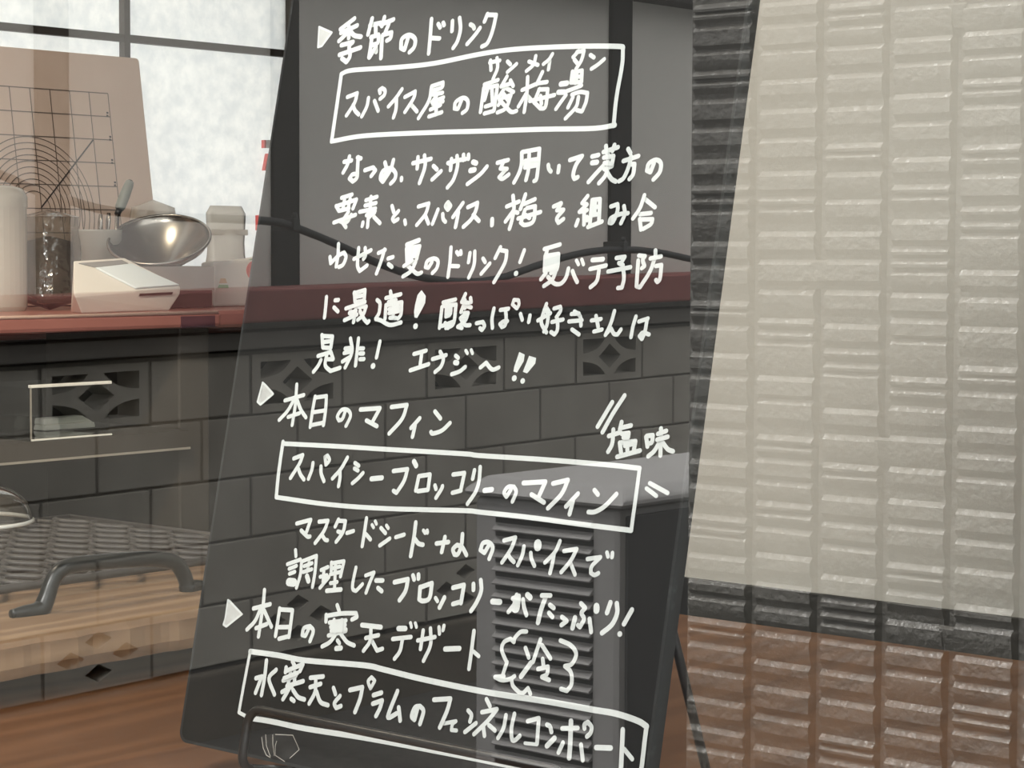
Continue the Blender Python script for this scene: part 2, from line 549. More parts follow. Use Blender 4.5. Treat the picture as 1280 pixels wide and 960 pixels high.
# --- tiled wing wall outside, at right angles to the pane (seen by reflection)
XT = 2.0
COLS = [  # y edges of the columns (distance out from the pane) and centre pixel of the column
    (0.748, 0.658, 901), (0.658, 0.573, 986), (0.573, 0.492, 1070), (0.492, 0.412, 1157), (0.412, 0.333, 1242)]
R = 1  # marks a rounded rib
RIBS = [
    {0: [(12, 28), (42, 58), (98, 172), (192, 225, R), (268, 288), (306, 335), (378, 455), (486, 552), (606, 662), (706, 728), (750, 772), (800, 850, R), (920, 0)],
     300: [(8, 70), (95, 165), (232, 245), (262, 285), (325, 355, R), (430, 490), (515, 560, R)],
     500: [(15, 80), (108, 172), (230, 290), (325, 395), (440, 465), (476, 492), (510, 540, R), (590, 650)],
     645: [(245, 290), (310, 345, R), (395, 412), (428, 450), (490, 560), (590, 655), (700, 765), (810, 865), (890, 950, R), (990, 1040)]},
    {0: [(5, 60), (90, 168), (188, 240, R), (302, 360), (415, 490), (525, 598), (652, 722), (748, 772), (790, 815), (882, 950)],
     300: [(75, 155, 2), (190, 225, R), (298, 325), (345, 370), (385, 450, R), (520, 590), (608, 680), (745, 765), (780, 808), (835, 900)],
     500: [(310, 345, R), (390, 412), (430, 450), (490, 530, R), (590, 650), (705, 765), (795, 850)],
     645: [(450, 490, R), (560, 605), (660, 740), (770, 835), (890, 945), (985, 1030)]},
    {0: [(8, 30), (45, 70), (95, 130, R), (172, 245), (280, 350), (405, 472), (545, 562), (580, 605), (655, 690, R), (760, 825), (882, 950)],
     300: [(75, 155, 3), (192, 262), (320, 385), (415, 442), (468, 490), (505, 570, R), (645, 705), (745, 790, 2)],
     500: [(245, 262), (282, 310), (370, 440), (472, 535), (560, 600, R), (675, 745), (762, 798), (815, 830), (855, 885, R)],
     645: [(482, 560), (600, 665), (710, 780), (850, 868), (886, 912), (938, 990)]},
    {0: [(-60, -20), (20, 70, 2), (140, 205), (235, 275, R), (355, 432), (462, 530), (598, 655), (702, 722), (742, 768), (835, 915)],
     300: [(25, 55), (72, 95), (115, 150, R), (202, 270), (300, 365), (380, 455, R), (523, 548), (568, 598), (636, 705), (752, 797, 3), (872, 930)],
     500: [(385, 455), (485, 560), (630, 650), (666, 705), (735, 790)],
     645: [(408, 462, 2), (512, 580), (605, 650, R), (722, 790), (828, 890), (945, 990)]},
    {0: [(-70, -30), (8, 58, 3), (115, 185), (208, 245, R), (297, 318), (335, 370), (397, 480), (550, 570), (590, 625), (662, 745), (785, 815), (842, 868), (890, 945, R)],
     300: [(115, 175), (220, 270, R), (332, 410), (482, 498), (516, 550), (580, 650), (712, 775), (818, 880)],
     500: [(300, 350, R), (425, 505), (540, 600), (650, 715), (790, 835)],
     645: [(425, 480, 3), (548, 620), (650, 680, R), (732, 765), (778, 805), (832, 910), (958, 1010)]}]


def rib_list(ci):
    xc = COLS[ci][2]
    out = []
    for y0, rows in RIBS[ci].items():
        for r in rows:
            d = r[1] if r[1] else r[0] + 60
            out.append((HX(xc, y0 + r[0] / 3.048, XT).z, HX(xc, y0 + d / 3.048, XT).z, r[2] if len(r) > 2 else 0))
    return sorted(out, key=lambda t: -t[0])


def random_ribs(z1, z0):
    out, z = [], z1
    while z > z0 + 0.03:
        h = random.choice((0.016, 0.02, 0.03, 0.034))
        out.append((z, z - h * 0.68, R if random.random() < 0.2 else 0))
        z -= h
    return out


HT, GW = 0.0062, 0.0055


def strip(bm, ya, yb, ribs, zend):
    """one column of relief: bright sharp top bevels, flat or rounded faces, an undercut slope, then the next rib"""
    prof = []
    for i, (b, d, kind) in enumerate(ribs):
        e = ribs[i + 1][0] if i + 1 < len(ribs) else zend
        lo = 0.0006
        prof.append((b, lo))
        prof.append((b - 0.0040, HT * 0.78))
        prof.append((b - 0.0056, HT))
        if kind == R:
            for t in (0.3, 0.5, 0.7, 0.85, 1.0):
                prof.append((b - 0.0066 + (e - b + 0.007) * t, lo + (HT - lo) * math.cos(t * math.pi / 2) ** 0.8))
        else:
            d2 = min(max(d, e + 0.004), b - 0.0085)
            prof.append((d2, HT * 0.93))
            q = (d2 - e)
            prof.append((d2 - q * 0.55, lo + 0.0012))
            prof.append((e + 0.0008, lo))
    y0, y1 = -(ya - GW), -(yb + GW)
    rows = []
    for z, h in prof:
        rows.append([bm.verts.new((XT + 0.0065, y0 - 0.001, z)), bm.verts.new((XT - h, y0 + 0.0015, z)),
                     bm.verts.new((XT - h, y1 - 0.0015, z)), bm.verts.new((XT + 0.0065, y1 + 0.001, z))])
    for a, b in zip(rows, rows[1:]):
        for k in range(3):
            bm.faces.new((a[k], a[k + 1], b[k + 1], b[k]))


bm = bmesh.new()
for ci, (ya, yb, xc) in enumerate(COLS):
    ribs = rib_list(ci)
    full = random_ribs(2.95, ribs[0][0] + 0.02) + ribs
    full += random_ribs(ribs[-1][1] - 0.012, -0.40)
    # ribs that run across two columns: (2 = starts here, 3 = ends here)
    strip(bm, ya, yb, [(b, d, 0 if k == 2 and ci == 1 or k == 3 and ci == 2 else (R if k in (1, 2, 3) else 0)) for b, d, k in full], -0.40)
for i, (ya, yb) in enumerate(((0.333, 0.25), (0.25, 0.168), (0.168, 0.085), (0.085, 0.004))):
    strip(bm, ya, yb, random_ribs(2.95, -0.40), -0.40)
# bridges of the double-width ribs over the groove between the columns
for ci in range(4):
    for b, d, k in rib_list(ci):
        if k == 2:
            yj = -COLS[ci][1]
            prof = [(b, 0.0006), (b - 0.0028, HT), (d, HT * 0.95), (d - 0.008, 0.0016)] if ci == 1 else [(b, 0.0006), (b - 0.0028, HT), (d + 0.004, HT * 0.8), (d - 0.006, HT * 0.4), (d - 0.012, 0.001)]
            a = [bm.verts.new((XT - h, yj - 0.0098, z)) for z, h in prof]
            c = [bm.verts.new((XT - h, yj + 0.0098, z)) for z, h in prof]
            for i in range(len(prof) - 1):
                bm.faces.new((a[i], a[i + 1], c[i + 1], c[i]))
box(bm, (XT + 0.006, -0.75, -0.40), (XT + 0.10, -0.012, 3.0))
struct(obj('wall_tiled', bm, 'tile'))

# --- wall across the lane (seen by reflection)
YB = -4.3
ZR = [0.769, 0.579, 0.389, 0.199, 0.009, -0.181, -0.371, -0.6]
XD = [4.012 + 0.8 * k for k in range(-3, 8)]         # centres of the openwork blocks


def openwork_upper(bm, xc, z0, z1):
    W_, H_ = 0.386, z1 - z0 - 0.008
    def q(u, v): return (xc + (u - 0.5) * W_, YB + 0.0, z1 - 0.004 - v * H_)
    loops = [[q(0, 0), q(1, 0), q(1, 1), q(0, 1)],
             [q(0.5, 0.25), q(0.67, 0.5), q(0.5, 0.75), q(0.33, 0.5)]]
    for sx in (0, 1):
        for sy in (0, 1):
            def c(u, v): return q(1 - u if sx else u, 1 - v if sy else v)
            arc = []
            for k in range(7):
                t = k / 6
                bx, by = 0.09 + 0.34 * (1 - t), 0.13 + 0.29 * t
                s = math.sin(math.pi * t) * 0.055
                arc.append(c(bx + s * 0.75, by + s * 1.1))
            loops.append([c(0.09, 0.13)] + arc)
    holed(bm, loops, (0, -0.10, 0))


def openwork_lower(bm, xc, z0, z1):
    W_, H_ = 0.386, z1 - z0 - 0.008
    def q(u, v): return (xc + (u - 0.5) * W_, YB, z1 - 0.004 - v * H_)
    loops = [[q(0, 0), q(1, 0), q(1, 1), q(0, 1)]]
    for cu, cv in ((0.5, 0.21), (0.76, 0.47), (0.24, 0.47), (0.5, 0.74)):
        loops.append([q(cu, cv - 0.15), q(cu + 0.13, cv), q(cu, cv + 0.15), q(cu - 0.13, cv)])
    holed(bm, loops, (0, -0.10, 0))


bm = bmesh.new()
for ri in range(5):
    z1, z0 = ZR[ri], ZR[ri + 1]
    off = 0.0 if ri % 2 == 0 else 0.2
    for k in range(-7, 20):
        xc = 4.012 + 0.4 * k + off
        if ri in (0, 4) and any(abs(xc - d) < 0.05 for d in XD):
            continue
        box(bm, (xc - 0.195, YB - 0.14, z0 + 0.004), (xc + 0.195, YB, z1 - 0.004))
blocks = struct(obj('wall_opposite', TILT(bm), 'block', bevel=0.004))
bm = bmesh.new()
for ri in range(5):                            # raked joints a little behind the faces of the blocks
    off = 0.0 if ri % 2 == 0 else 0.2
    box(bm, (1.0, YB - 0.13, ZR[ri] - 0.006), (12.0, YB - 0.008, ZR[ri] + 0.006))
    for k in range(-7, 20):
        xj = 4.012 + 0.4 * k + off + 0.2
        box(bm, (xj - 0.007, YB - 0.13, ZR[ri + 1]), (xj + 0.007, YB - 0.0035, ZR[ri]))
obj('mortar_joints', TILT(bm), 'mortar', blocks)
bm = bmesh.new(); box(bm, (1.0, YB - 0.14, -0.62), (12.0, YB + 0.03, -0.192))
obj('footing', TILT(bm), 'footing', blocks, bevel=0.01)
for xd in XD:
    bm = bmesh.new(); openwork_upper(bm, xd, ZR[1], ZR[0]); obj('openwork_block', TILT(bm), 'block', blocks)
    bm = bmesh.new(); openwork_lower(bm, xd, ZR[5], ZR[4]); obj('openwork_block', TILT(bm), 'block', blocks)
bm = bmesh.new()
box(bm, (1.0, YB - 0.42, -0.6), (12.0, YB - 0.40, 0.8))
obj('shade_backing', TILT(bm), 'cavity', blocks)  # dark sheet standing in for the shade behind the openings
bm = bmesh.new(); box(bm, (1.0, -4.44, 0.785), (12.0, -4.262, 0.838))
obj('coping', TILT(bm), 'coping', blocks, bevel=0.006)

bm = bmesh.new(); box(bm, (1.0, -4.42, 0.868), (12.0, -4.2, 0.972))
rb = struct(obj('trim_2', TILT(bm), 'red', bevel=0.008))
bm = bmesh.new(); box(bm, (1.0, -4.5, 0.8), (12.0, -4.40, 4.6))
st = struct(obj('wall_far', TILT(bm), 'stucco'))
PE = [(MY(a, 200, 4.385).x, MY(b, 200, 4.385).x) for a, b in ((47.5, 88), (342.5, 375), (764, 790))]
for a, b in PE + [(PE[0][0] - 0.9, PE[0][1] - 0.9), (PE[2][0] + 1.8, PE[2][1] + 1.8)]:
    bm = bmesh.new(); box(bm, (a, -4.42, 0.95), (b, -4.385, 2.05)); obj('post', TILT(bm), 'post', st, bevel=0.004)
bm = bmesh.new(); box(bm, (1.0, -4.46, 2.035), (12.0, -4.28, 2.16)); obj('lintel', bm, 'post', st)

# --- cable slung along the posts
pts = [(-60, 196), (0, 218), (50, 240), (85, 250), (140, 264), (240, 272), (330, 276), (365, 283), (420, 305), (470, 328), (520, 345), (570, 352), (620, 349), (680, 329), (730, 316), (772, 312), (820, 315), (865, 324), (900, 328)]
bm = bmesh.new()
tube(bm, smooth_path([MY(x, y, 4.22) for x, y in pts], 4), 0.013, 8)
cb = tag(obj('cable', bm, 'cable', smooth=True), 'sagging black cable slung from post to post across the lane, mirrored in the pane', 'cable')
for px, py in ((367, 281), (778, 309)):
    c = MY(px, py, 4.22)
    bm = bmesh.new()
    box(bm, c + Vector((-0.014, -0.08, -0.018)), c + Vector((0.014, 0.016, 0.020)))
    lathe(bm, [(0.006, 0), (0.010, 0.008), (0.006, 0.02)], c + Vector((0.0, 0.004, 0.018)), seg=12)
    obj('cable_clip', bm, 'castiron', cb, bevel=0.003)

# --- outdoor unit standing at the end of the tiled wall (seen by reflection)
xa = 2.6
ya, yb = -HX(592, 760, xa).y, -HX(775, 760, xa).y       # far and near edge of its slotted side
zt = HX(775, 636, xa).z
zb = -0.02
ac = thing('air_conditioner', (xa + 0.4, (ya + yb) / 2, -0.4), 'grey outdoor unit with slotted side and pale top, mirrored low on the black board', 'air conditioner')
bm = bmesh.new()
box(bm, (xa, ya, zb), (xa + 0.8, yb, zt))
obj('shell', bm, 'ac', ac, bevel=0.012)
bm = bmesh.new()
prism(bm, [(xa - 0.012, ya - 0.012, zt), (xa - 0.012, yb + 0.012, zt), (xa - 0.012, yb + 0.012, zt + 0.012), (xa + 0.02, yb - 0.01, zt + 0.03), (xa + 0.02, ya + 0.01, zt + 0.03), (xa - 0.012, ya - 0.012, zt + 0.012)], (0.84, 0, 0))
obj('top_panel', bm, 'ac', ac, bevel=0.008)
sa, sb = -HX(620, 700, xa).y, -HX(742, 700, xa).y
bm = bmesh.new()
z = zt - 0.022
while z > zb + 0.06:
    # hooded louvre: hood leans out, slot is dark below it
    prism(bm, [(xa - 0.0005, sa, z), (xa - 0.011, sa, z - 0.0075), (xa - 0.010, sa, z - 0.0095), (xa - 0.0005, sa, z - 0.0075)], (0, sb - sa, 0))
    z -= 0.0213
obj('louvre_panel', bm, 'ac', ac)
bm = bmesh.new()
z = zt - 0.022
while z > zb + 0.06:
    box(bm, (xa - 0.0012, sa, z - 0.0185), (xa + 0.002, sb, z - 0.0075))
    z -= 0.0213
obj('vent_slots', bm, 'acslot', ac)
quick('dark_side', 'acdark', ac, ((xa + 0.012, yb - 0.001, zb + 0.01), (xa + 0.79, yb + 0.006, zt - 0.012)), bevel=0.003)  # face towards the pane, coloured darker than the shell
quick('foot_block', 'block', ac, ((xa + 0.08, ya + 0.02, -0.4), (xa + 0.22, yb - 0.02, zb)), bevel=0.005)
quick('foot_block', 'block', ac, ((xa + 0.58, ya + 0.02, -0.4), (xa + 0.72, yb - 0.02, zb)), bevel=0.005)


# ================================================================ THINGS INSIDE
ZT = 0.70                                    # display table top
# --- display table
tb = thing('display_table', (1.2, 0.75, -0.35), 'long brown wooden display table carrying the black board and the pine tray', 'table')
bm = bmesh.new()
box(bm, (0.2, 0.045, ZT - 0.035), (1.898, 1.60, ZT))
obj('table_top', bm, 'table', tb, bevel=0.0015)
quick('apron', 'batten', tb, ((0.26, 0.10, ZT - 0.11), (1.84, 0.12, ZT - 0.035)))
quick('apron', 'batten', tb, ((0.26, 1.50, ZT - 0.11), (1.84, 1.52, ZT - 0.035)))
for x in (0.27, 1.79):
    for y in (0.10, 1.47):
        quick('leg', 'batten', tb, ((x, y, -0.35), (x + 0.05, y + 0.05, ZT - 0.035)), bevel=0.003)

# --- pine tray with iron handle
TZ0, TZ1 = 0.725, 0.760
ty = 0.815
tr = thing('serving_tray', (1.25, 1.1, ZT), 'thick pine tray board with black iron handle behind the black board', 'tray')
bm = bmesh.new()
n = 90
edge = []
for k in range(n + 1):                       # waney front edge
    x = 0.80 + 0.86 * k / n
    edge.append((x, ty + 0.0016 * math.sin(k * 0.9) + 0.0007 * math.sin(k * 2.1)))
prev = None
for x, y in edge:
    col = [bm.verts.new(p) for p in ((x, y + 0.003, TZ0), (x, y - 0.001, TZ0 + 0.010), (x, y, TZ1 - 0.007), (x, y + 0.006, TZ1 - 0.001), (x, y + 0.016, TZ1), (x, 1.45, TZ1), (x, 1.45, TZ0))]
    if prev:
        for i in range(7):
            bm.faces.new((prev[i], prev[(i + 1) % 7], col[(i + 1) % 7], col[i]))
    else:
        bm.faces.new(col)
    prev = col
bm.faces.new(prev[::-1])
obj('tray_board', bm, 'traywood', tr)
quick('batten', 'batten', tr, ((0.86, 1.00, ZT), (0.90, 1.43, TZ0)))
quick('batten', 'batten', tr, ((1.56, 1.00, ZT), (1.60, 1.43, TZ0)))
yh = HZ(50, 767, TZ1).y
def hp(px, py, dz=0.0): return HY(px, py, yh) + Vector((0, 0, dz))
path = [(14, 767), (30, 764), (50, 761), (58, 748), (64, 730), (74, 714), (92, 706), (130, 702), (170, 699), (200, 699), (218, 703), (228, 715), (233, 728), (235, 740), (246, 738), (258, 737)]
P = []
for i, (x, y) in enumerate(path):
    p = hp(x, y)
    if i <= 2 or i >= len(path) - 3:
        p.z = TZ1 + 0.0035
    P.append(p)
rad = [0.0035, 0.0055, 0.0075, 0.007, 0.0065, 0.0065, 0.0065, 0.0065, 0.0065, 0.0065, 0.0065, 0.0065, 0.0065, 0.0075, 0.0055, 0.0035]
SP = smooth_path(P, 4)
RR = []
for i in range(len(SP)):
    t = i / 4
    a = min(int(t), len(rad) - 2)
    RR.append(rad[a] + (rad[a + 1] - rad[a]) * (t - a))
bm = bmesh.new()
tube(bm, SP, [r * 1.15 for r in RR], 12)
h = obj('handle', bm, 'castiron', tr, smooth=True)
h['label'] = 'black cast iron pull handle'

# --- wire rack on the tray
rk = thing('cooling_rack', (1.35, 1.17, TZ1), 'dark wire mesh rack lying on the pine tray', 'rack')
fy = HZ(0, 735, 0.773).y - 0.008
ry = 1.37
rx0, rx1 = 0.95, 1.62
bm = bmesh.new()
zr = 0.773
fr_ = [(rx0, fy, zr), (rx1, fy, zr), (rx1, ry, zr), (rx0, ry, zr)]
for a, b in zip(fr_, fr_[1:] + fr_[:1]):
    a, b = Vector(a), Vector(b)
    tube(bm, [a, b], 0.0042, 8)
obj('rim', bm, 'wire', rk, smooth=True)
bm = bmesh.new()
x, k = rx0 + 0.016, 0                        # expanded mesh: neighbouring wavy strands meet to leave lens shaped gaps
while x < rx1 - 0.012:
    pts_ = []
    y, q_ = fy, 0
    while y < ry:
        s_ = math.cos(math.pi * (q_ / 4.0)) * (1 if k % 2 else -1)
        pts_.append((x + 0.0122 * s_, y, zr - 0.001 * s_))
        y += 0.0085
        q_ += 1
    pts_.append((x, ry, zr))
    tube(bm, pts_, 0.0034, 6)
    x += 0.0275
    k += 1
obj('mesh', bm, 'wire', rk, smooth=True)
for x in (rx0 + 0.01, rx1 - 0.01):
    for y in (fy + 0.01, ry - 0.01):
        bm = bmesh.new()
        lathe(bm, [(0.005, 0), (0.005, zr - TZ1)], (x, y, TZ1), seg=10)
        obj('foot', bm, 'wire', rk)

# --- clear dome at the left edge of the frame
dc = HZ(-48, 655, 0.779)
dm = thing('cake_dome', dc, 'clear plastic dome standing on the wire rack at the left edge', 'dome')
rr = (HZ(34, 645, 0.779) - dc).length * 0.80
bm = bmesh.new()
prof = []
for k in range(13):
    t = k / 12 * math.pi / 2
    prof.append((rr * math.cos(t) ** 0.9 if k < 12 else 0.004, 0.012 + 0.036 * math.sin(t)))
lathe(bm, [(rr * 1.03, 0.0), (rr * 1.03, 0.006), (rr, 0.012)] + prof[1:], dc, seg=48, cap=False)
obj('cover', bm, 'domeglass', dm, smooth=True)
bm = bmesh.new()
lathe(bm, [(0.006, 0), (0.005, 0.01), (0.013, 0.018), (0.011, 0.028), (0.003, 0.031)], dc + Vector((0, 0, 0.048)), seg=20)
obj('knob', bm, 'domeglass', dm, smooth=True)
bm = bmesh.new()
tube(bm, [dc + Vector((rr * 1.03 * math.cos(2 * math.pi * k / 48), rr * 1.03 * math.sin(2 * math.pi * k / 48), 0.003)) for k in range(48)], 0.0025, 6, closed=True)
obj('rim', bm, 'acrylic_edge', dm, smooth=True)

# --- kitchen counter
CZ = 1.004
cx1 = HY(278, 400, 1.6).x
ct = thing('kitchen_counter', (1.5, 1.78, -0.35), 'red brown kitchen counter with highlight painted on its front edge under the paper window', 'counter')
quick('worktop', 'counter', ct, ((0.3, 1.6, 0.981), (cx1, 1.95, CZ)), bevel=0.006)
quick('worktop_return', 'counter', ct, ((cx1, 1.665, 0.976), (2.69, 1.95, CZ - 0.001)), bevel=0.006)
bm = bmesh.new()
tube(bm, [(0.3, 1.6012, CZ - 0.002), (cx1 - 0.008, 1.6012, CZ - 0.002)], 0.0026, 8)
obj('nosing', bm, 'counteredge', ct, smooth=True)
la, lb = HY(226, 404, 1.6), HY(268, 404, 1.6)
quick('violet_plate', 'label', ct, ((la.x, 1.5985, 0.982), (lb.x, 1.6005, CZ - 0.006)))
px0, px1 = HY(224, 500, 1.64).x, HY(262, 500, 1.64).x
quick('end_panel', 'cabinet', ct, ((px0, 1.64, -0.35), (px1, 1.94, 0.981)), bevel=0.003)
quick('back_panel', 'cabinet', ct, ((0.3, 2.03, -0.35), (px0, 2.045, 0.95)))
quick('side_panel', 'cabinet', ct, ((0.3, 1.64, -0.35), (0.33, 1.95, 0.981)))
SE = HY(110, 571, 1.617).z
SZ = HY(38, 552.5, 1.622).z
quick('shelf', 'cabinet', ct, ((0.33, 1.618, SE), (px0, 2.03, SZ)))
quick('shelf_edge', 'shelfedge', ct, ((0.33, 1.6165, SE - 0.0015), (px0, 1.621, SE + 0.0015)))
quick('bottom_panel', 'cabinet', ct, ((0.33, 1.64, 0.0), (px0, 1.925, 0.02)))

# --- clear box with a folded napkin, on the shelf
by = 1.624
a0, a1 = HY(38, 485, by), HY(136, 480, by)
b0 = HY(38, 552, by)
bx = thing('clear_box', ((a0.x + a1.x) / 2, by + 0.04, SZ), 'clear acrylic box with painted edge highlights on the shelf under the counter', 'box')
hB = a0.z - b0.z
zb0 = SZ
bd = 0.14
e = 0.0014
bm = bmesh.new()
for lo, hi in (((a0.x, by, zb0), (a1.x, by + e, zb0 + hB)), ((a0.x, by + bd, zb0), (a1.x, by + bd + e, zb0 + hB)), ((a0.x, by + e, zb0), (a0.x + e, by + bd, zb0 + hB)),
               ((a1.x - e, by + e, zb0), (a1.x, by + bd, zb0 + hB)), ((a0.x + e, by + e, zb0), (a1.x - e, by + bd, zb0 + e))):
    box(bm, lo, hi)
obj('walls', bm, 'acrylic', bx)
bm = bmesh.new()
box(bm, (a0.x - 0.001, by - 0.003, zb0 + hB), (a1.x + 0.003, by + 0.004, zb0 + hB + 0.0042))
obj('edge_highlight', bm, 'acrylic_edge', bx, bevel=0.0008)
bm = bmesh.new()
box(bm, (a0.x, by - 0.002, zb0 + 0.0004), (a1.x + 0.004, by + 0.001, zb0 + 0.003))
obj('edge_highlight', bm, 'acrylic_edge', bx, bevel=0.0008)
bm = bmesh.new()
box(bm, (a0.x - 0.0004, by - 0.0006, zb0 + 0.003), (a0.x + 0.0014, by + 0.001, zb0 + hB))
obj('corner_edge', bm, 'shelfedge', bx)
ny = min(max(HZ(57, 537, SZ + e + 0.0005).y, by + 0.012), by + bd - 0.035)
n0, n1 = HY(56, 535, ny), HY(121, 528, ny)
nz = zb0 + e + 0.0006
nh = max(HY(56, 523, ny).z - nz, 0.006)
bm = bmesh.new()
prism(bm, [(n0.x, ny, nz), (n1.x - 0.002, ny, nz), (n1.x - 0.004, ny, nz + nh * 0.45), (n0.x + 0.002, ny, nz + nh * 0.45)], (0, 0.026, 0))
prism(bm, [(n0.x + 0.0005, ny + 0.003, nz + nh * 0.46), (n1.x - 0.004, ny + 0.003, nz + nh * 0.46), (n1.x - 0.022, ny + 0.003, nz + nh), (n0.x + 0.002, ny + 0.003, nz + nh * 0.95)], (0, 0.022, 0))
tag(obj('folded_napkin', bm, 'napkin', bevel=0.0015), 'pale folded napkin lying inside the clear box', 'napkin')

# --- baking mat leaning on the paper window
LEAN = math.radians(8.3)
MN = Vector((0, -math.cos(LEAN), -math.sin(LEAN) * -1))      # face of the mat, tipped back
MN = Vector((0, -math.cos(LEAN), math.sin(LEAN)))
MP = Vector((2.2, 2.005, 1.38))
def ML(px, py, lift=0.0):
    return hit(px, py, MP + MN * lift, MN)
tlr, brr = ML(172, 73), ML(196, 300)
up = Vector((0, math.sin(LEAN), math.cos(LEAN)))
x0, x1 = 1.60, tlr.x + 0.002
top = (tlr - MP).dot(up)
bot = (Vector((2.2, 0, CZ)) - Vector((2.2, 0, MP.z))).z / math.cos(LEAN) + 0.002
def mp(x, v): return Vector((x, MP.y, MP.z)) + up * v
cr = 0.006
corner = [mp(x1 - cr * (1 - math.sin(t)), top - cr * (1 - math.cos(t))) for t in [k * math.pi / 10 for k in range(6)]]
poly = [mp(x0, bot), mp(x0, top)] + corner + [mp(x1, bot)]
bm = bmesh.new()
prism(bm, poly, -MN * 0.002)
bmat = tag(obj('baking_mat', bm, 'matpink'), 'pinkish baking mat with printed grid and arcs leaning on the paper window', 'baking mat')


def ribbon(bm, pts, w, nrm, lift=0.0, caps=8, thick=0.0):
    """flat stroke of width w along pts, round ends and joints"""
    pts = [Vector(p) + nrm * lift for p in pts]
    for i, (a, b) in enumerate(zip(pts, pts[1:])):
        a, b = a + nrm * (i % 3) * 2e-5, b + nrm * (i % 3) * 2e-5   # overlapping pieces must not share a plane
        d = (b - a)
        if d.length < 1e-6:
            continue
        s = nrm.cross(d).normalized() * (w / 2)
        bm.faces.new([bm.verts.new(p) for p in (a - s, b - s, b + s, a + s)])
    if caps:
        ex = nrm.orthogonal().normalized()
        ey = nrm.cross(ex)
        for i, p in enumerate(pts):
            p = p + nrm * (6e-5 + (i % 3) * 1.5e-5)
            bm.faces.new([bm.verts.new(p + (ex * math.cos(2 * math.pi * k / caps) + ey * math.sin(2 * math.pi * k / caps)) * w / 2) for k in range(caps)])


bm = bmesh.new()
gx1, gz1 = ML(134.5, 117).x, (ML(134.5, 117) - MP).dot(up)
sx = (ML(134.5, 117).x - ML(11, 107).x) / 5
sv = ((ML(88, 113) - MP).dot(up) - (ML(88, 231) - MP).dot(up)) / 4.0
gl = mp
for k in range(12):
    x = gx1 - sx * k
    if x > x0 + 0.01:
        ribbon(bm, [mp(x, gz1), mp(x, bot + 0.02)], 0.0016, MN, 0.0006, 0)
for k in range(12):
    v = gz1 - sv * k
    if v > bot + 0.02:
        ribbon(bm, [mp(x0 + 0.01, v), mp(gx1, v)], 0.0016, MN, 0.0006, 0)
ac_ = ML(44, 262)
cvx, cvv = ac_.x, (ac_ - MP).dot(up)
r0 = (ML(40, 171) - MP).dot(up) - cvv
for k in range(10):
    rad_ = r0 * (1 - k * 0.083)
    seg = [mp(cvx + rad_ * math.cos(t), cvv + rad_ * math.sin(t)) for t in [j * math.pi / 36 for j in range(-4, 41)]]
    ribbon(bm, seg, 0.0015, MN, 0.0006, 0)
obj('grid_print', bm, 'print', bmat)
bm = bmesh.new()
ribbon(bm, [ML(116, 175), ML(51, 260)], 0.0024, MN, 0.0007, 0)
for px, py in ((133, 141), (136.5, 171), (139, 200), (142.5, 228)):
    for j in range(2):
        a = ML(px, py + j * 3.6, 0.0007)
        ribbon(bm, [a, a + Vector((0.004, 0, 0))], 0.003, MN, 0, 0)
obj('number_print', bm, 'printdark', bmat)

# --- things on the counter -----------------------------------------------------
def on(px, y): return HY(px, 380, y).x
# frosted tub at the far left
yT = 1.82
xr = on(22, yT)
rT = 0.05
tc_ = Vector((xr - rT * 0.9, yT, CZ))
tub = thing('plastic_tub', tc_, 'milky plastic tub at the left end of the counter', 'tub')
zt_ = HY(10, 232, yT).z - CZ
bm = bmesh.new()
lathe(bm, [(rT * 0.94, 0), (rT, 0.006), (rT, zt_ - 0.03)], tc_, seg=36)
obj('body', bm, 'milky', tub, smooth=False)
bm = bmesh.new()
lathe(bm, [(rT * 1.02, zt_ - 0.03), (rT * 1.02, zt_ - 0.016), (rT * 0.9, zt_ - 0.004), (rT * 0.5, zt_), (0.001, zt_)], tc_, seg=36, cap=False)
obj('lid', bm, 'milky', tub, smooth=True)

# crinkled clear bag with brown contents
def blob(bm, c, rx, ry, hz, amp, seed, nu=28, nv=14, topw=0.7):
    rnd = random.Random(seed)
    ph = [(rnd.uniform(0, 6.3), rnd.randint(3, 9), rnd.uniform(0, 6.3), rnd.uniform(2, 7)) for _ in range(7)]
    rows = []
    for j in range(nv + 1):
        v = j / nv
        row = []
        prof = min(1.0, (v * 7) ** 0.5) * (1 - (1 - topw) * v) * (1.0 if v < 0.93 else max(0.05, (1 - v) / 0.07))
        for i in range(nu):
            a = 2 * math.pi * i / nu
            k = 1 + amp * sum(math.sin(p0 + f * a) * math.sin(p1 + g * v * 3) for p0, f, p1, g in ph) / 3
            ca, sa_ = math.cos(a), math.sin(a)
            e_ = 0.6
            row.append(bm.verts.new((c.x + rx * prof * k * math.copysign(abs(ca) ** e_, ca), c.y + ry * prof * k * math.copysign(abs(sa_) ** e_, sa_), c.z + hz * v)))
        rows.append(row)
    for a, b in zip(rows, rows[1:]):
        for i in range(nu):
            bm.faces.new((a[i], a[(i + 1) % nu], b[(i + 1) % nu], b[i]))
    bm.faces.new(rows[0][::-1])
    bm.faces.new(rows[-1])


yG = 1.80
g0, g1 = on(34, yG), on(90, yG)
gc = Vector(((g0 + g1) / 2, yG, CZ))
bag = thing('clear_bag', gc, 'crinkled clear bag with brown contents left of the kitchen scale', 'bag')
bm = bmesh.new(); blob(bm, gc, (g1 - g0) / 2, 0.04, HY(60, 262, yG).z - CZ, 0.06, 3, topw=0.9)
obj('film', bm, 'film', bag)
bm = bmesh.new(); blob(bm, gc + Vector((0, 0, 0.001)), (g1 - g0) / 2 * 0.86, 0.032, (HY(60, 296, yG).z - CZ), 0.05, 5, topw=0.85)
obj('contents', bm, 'contents', bag, smooth=True)

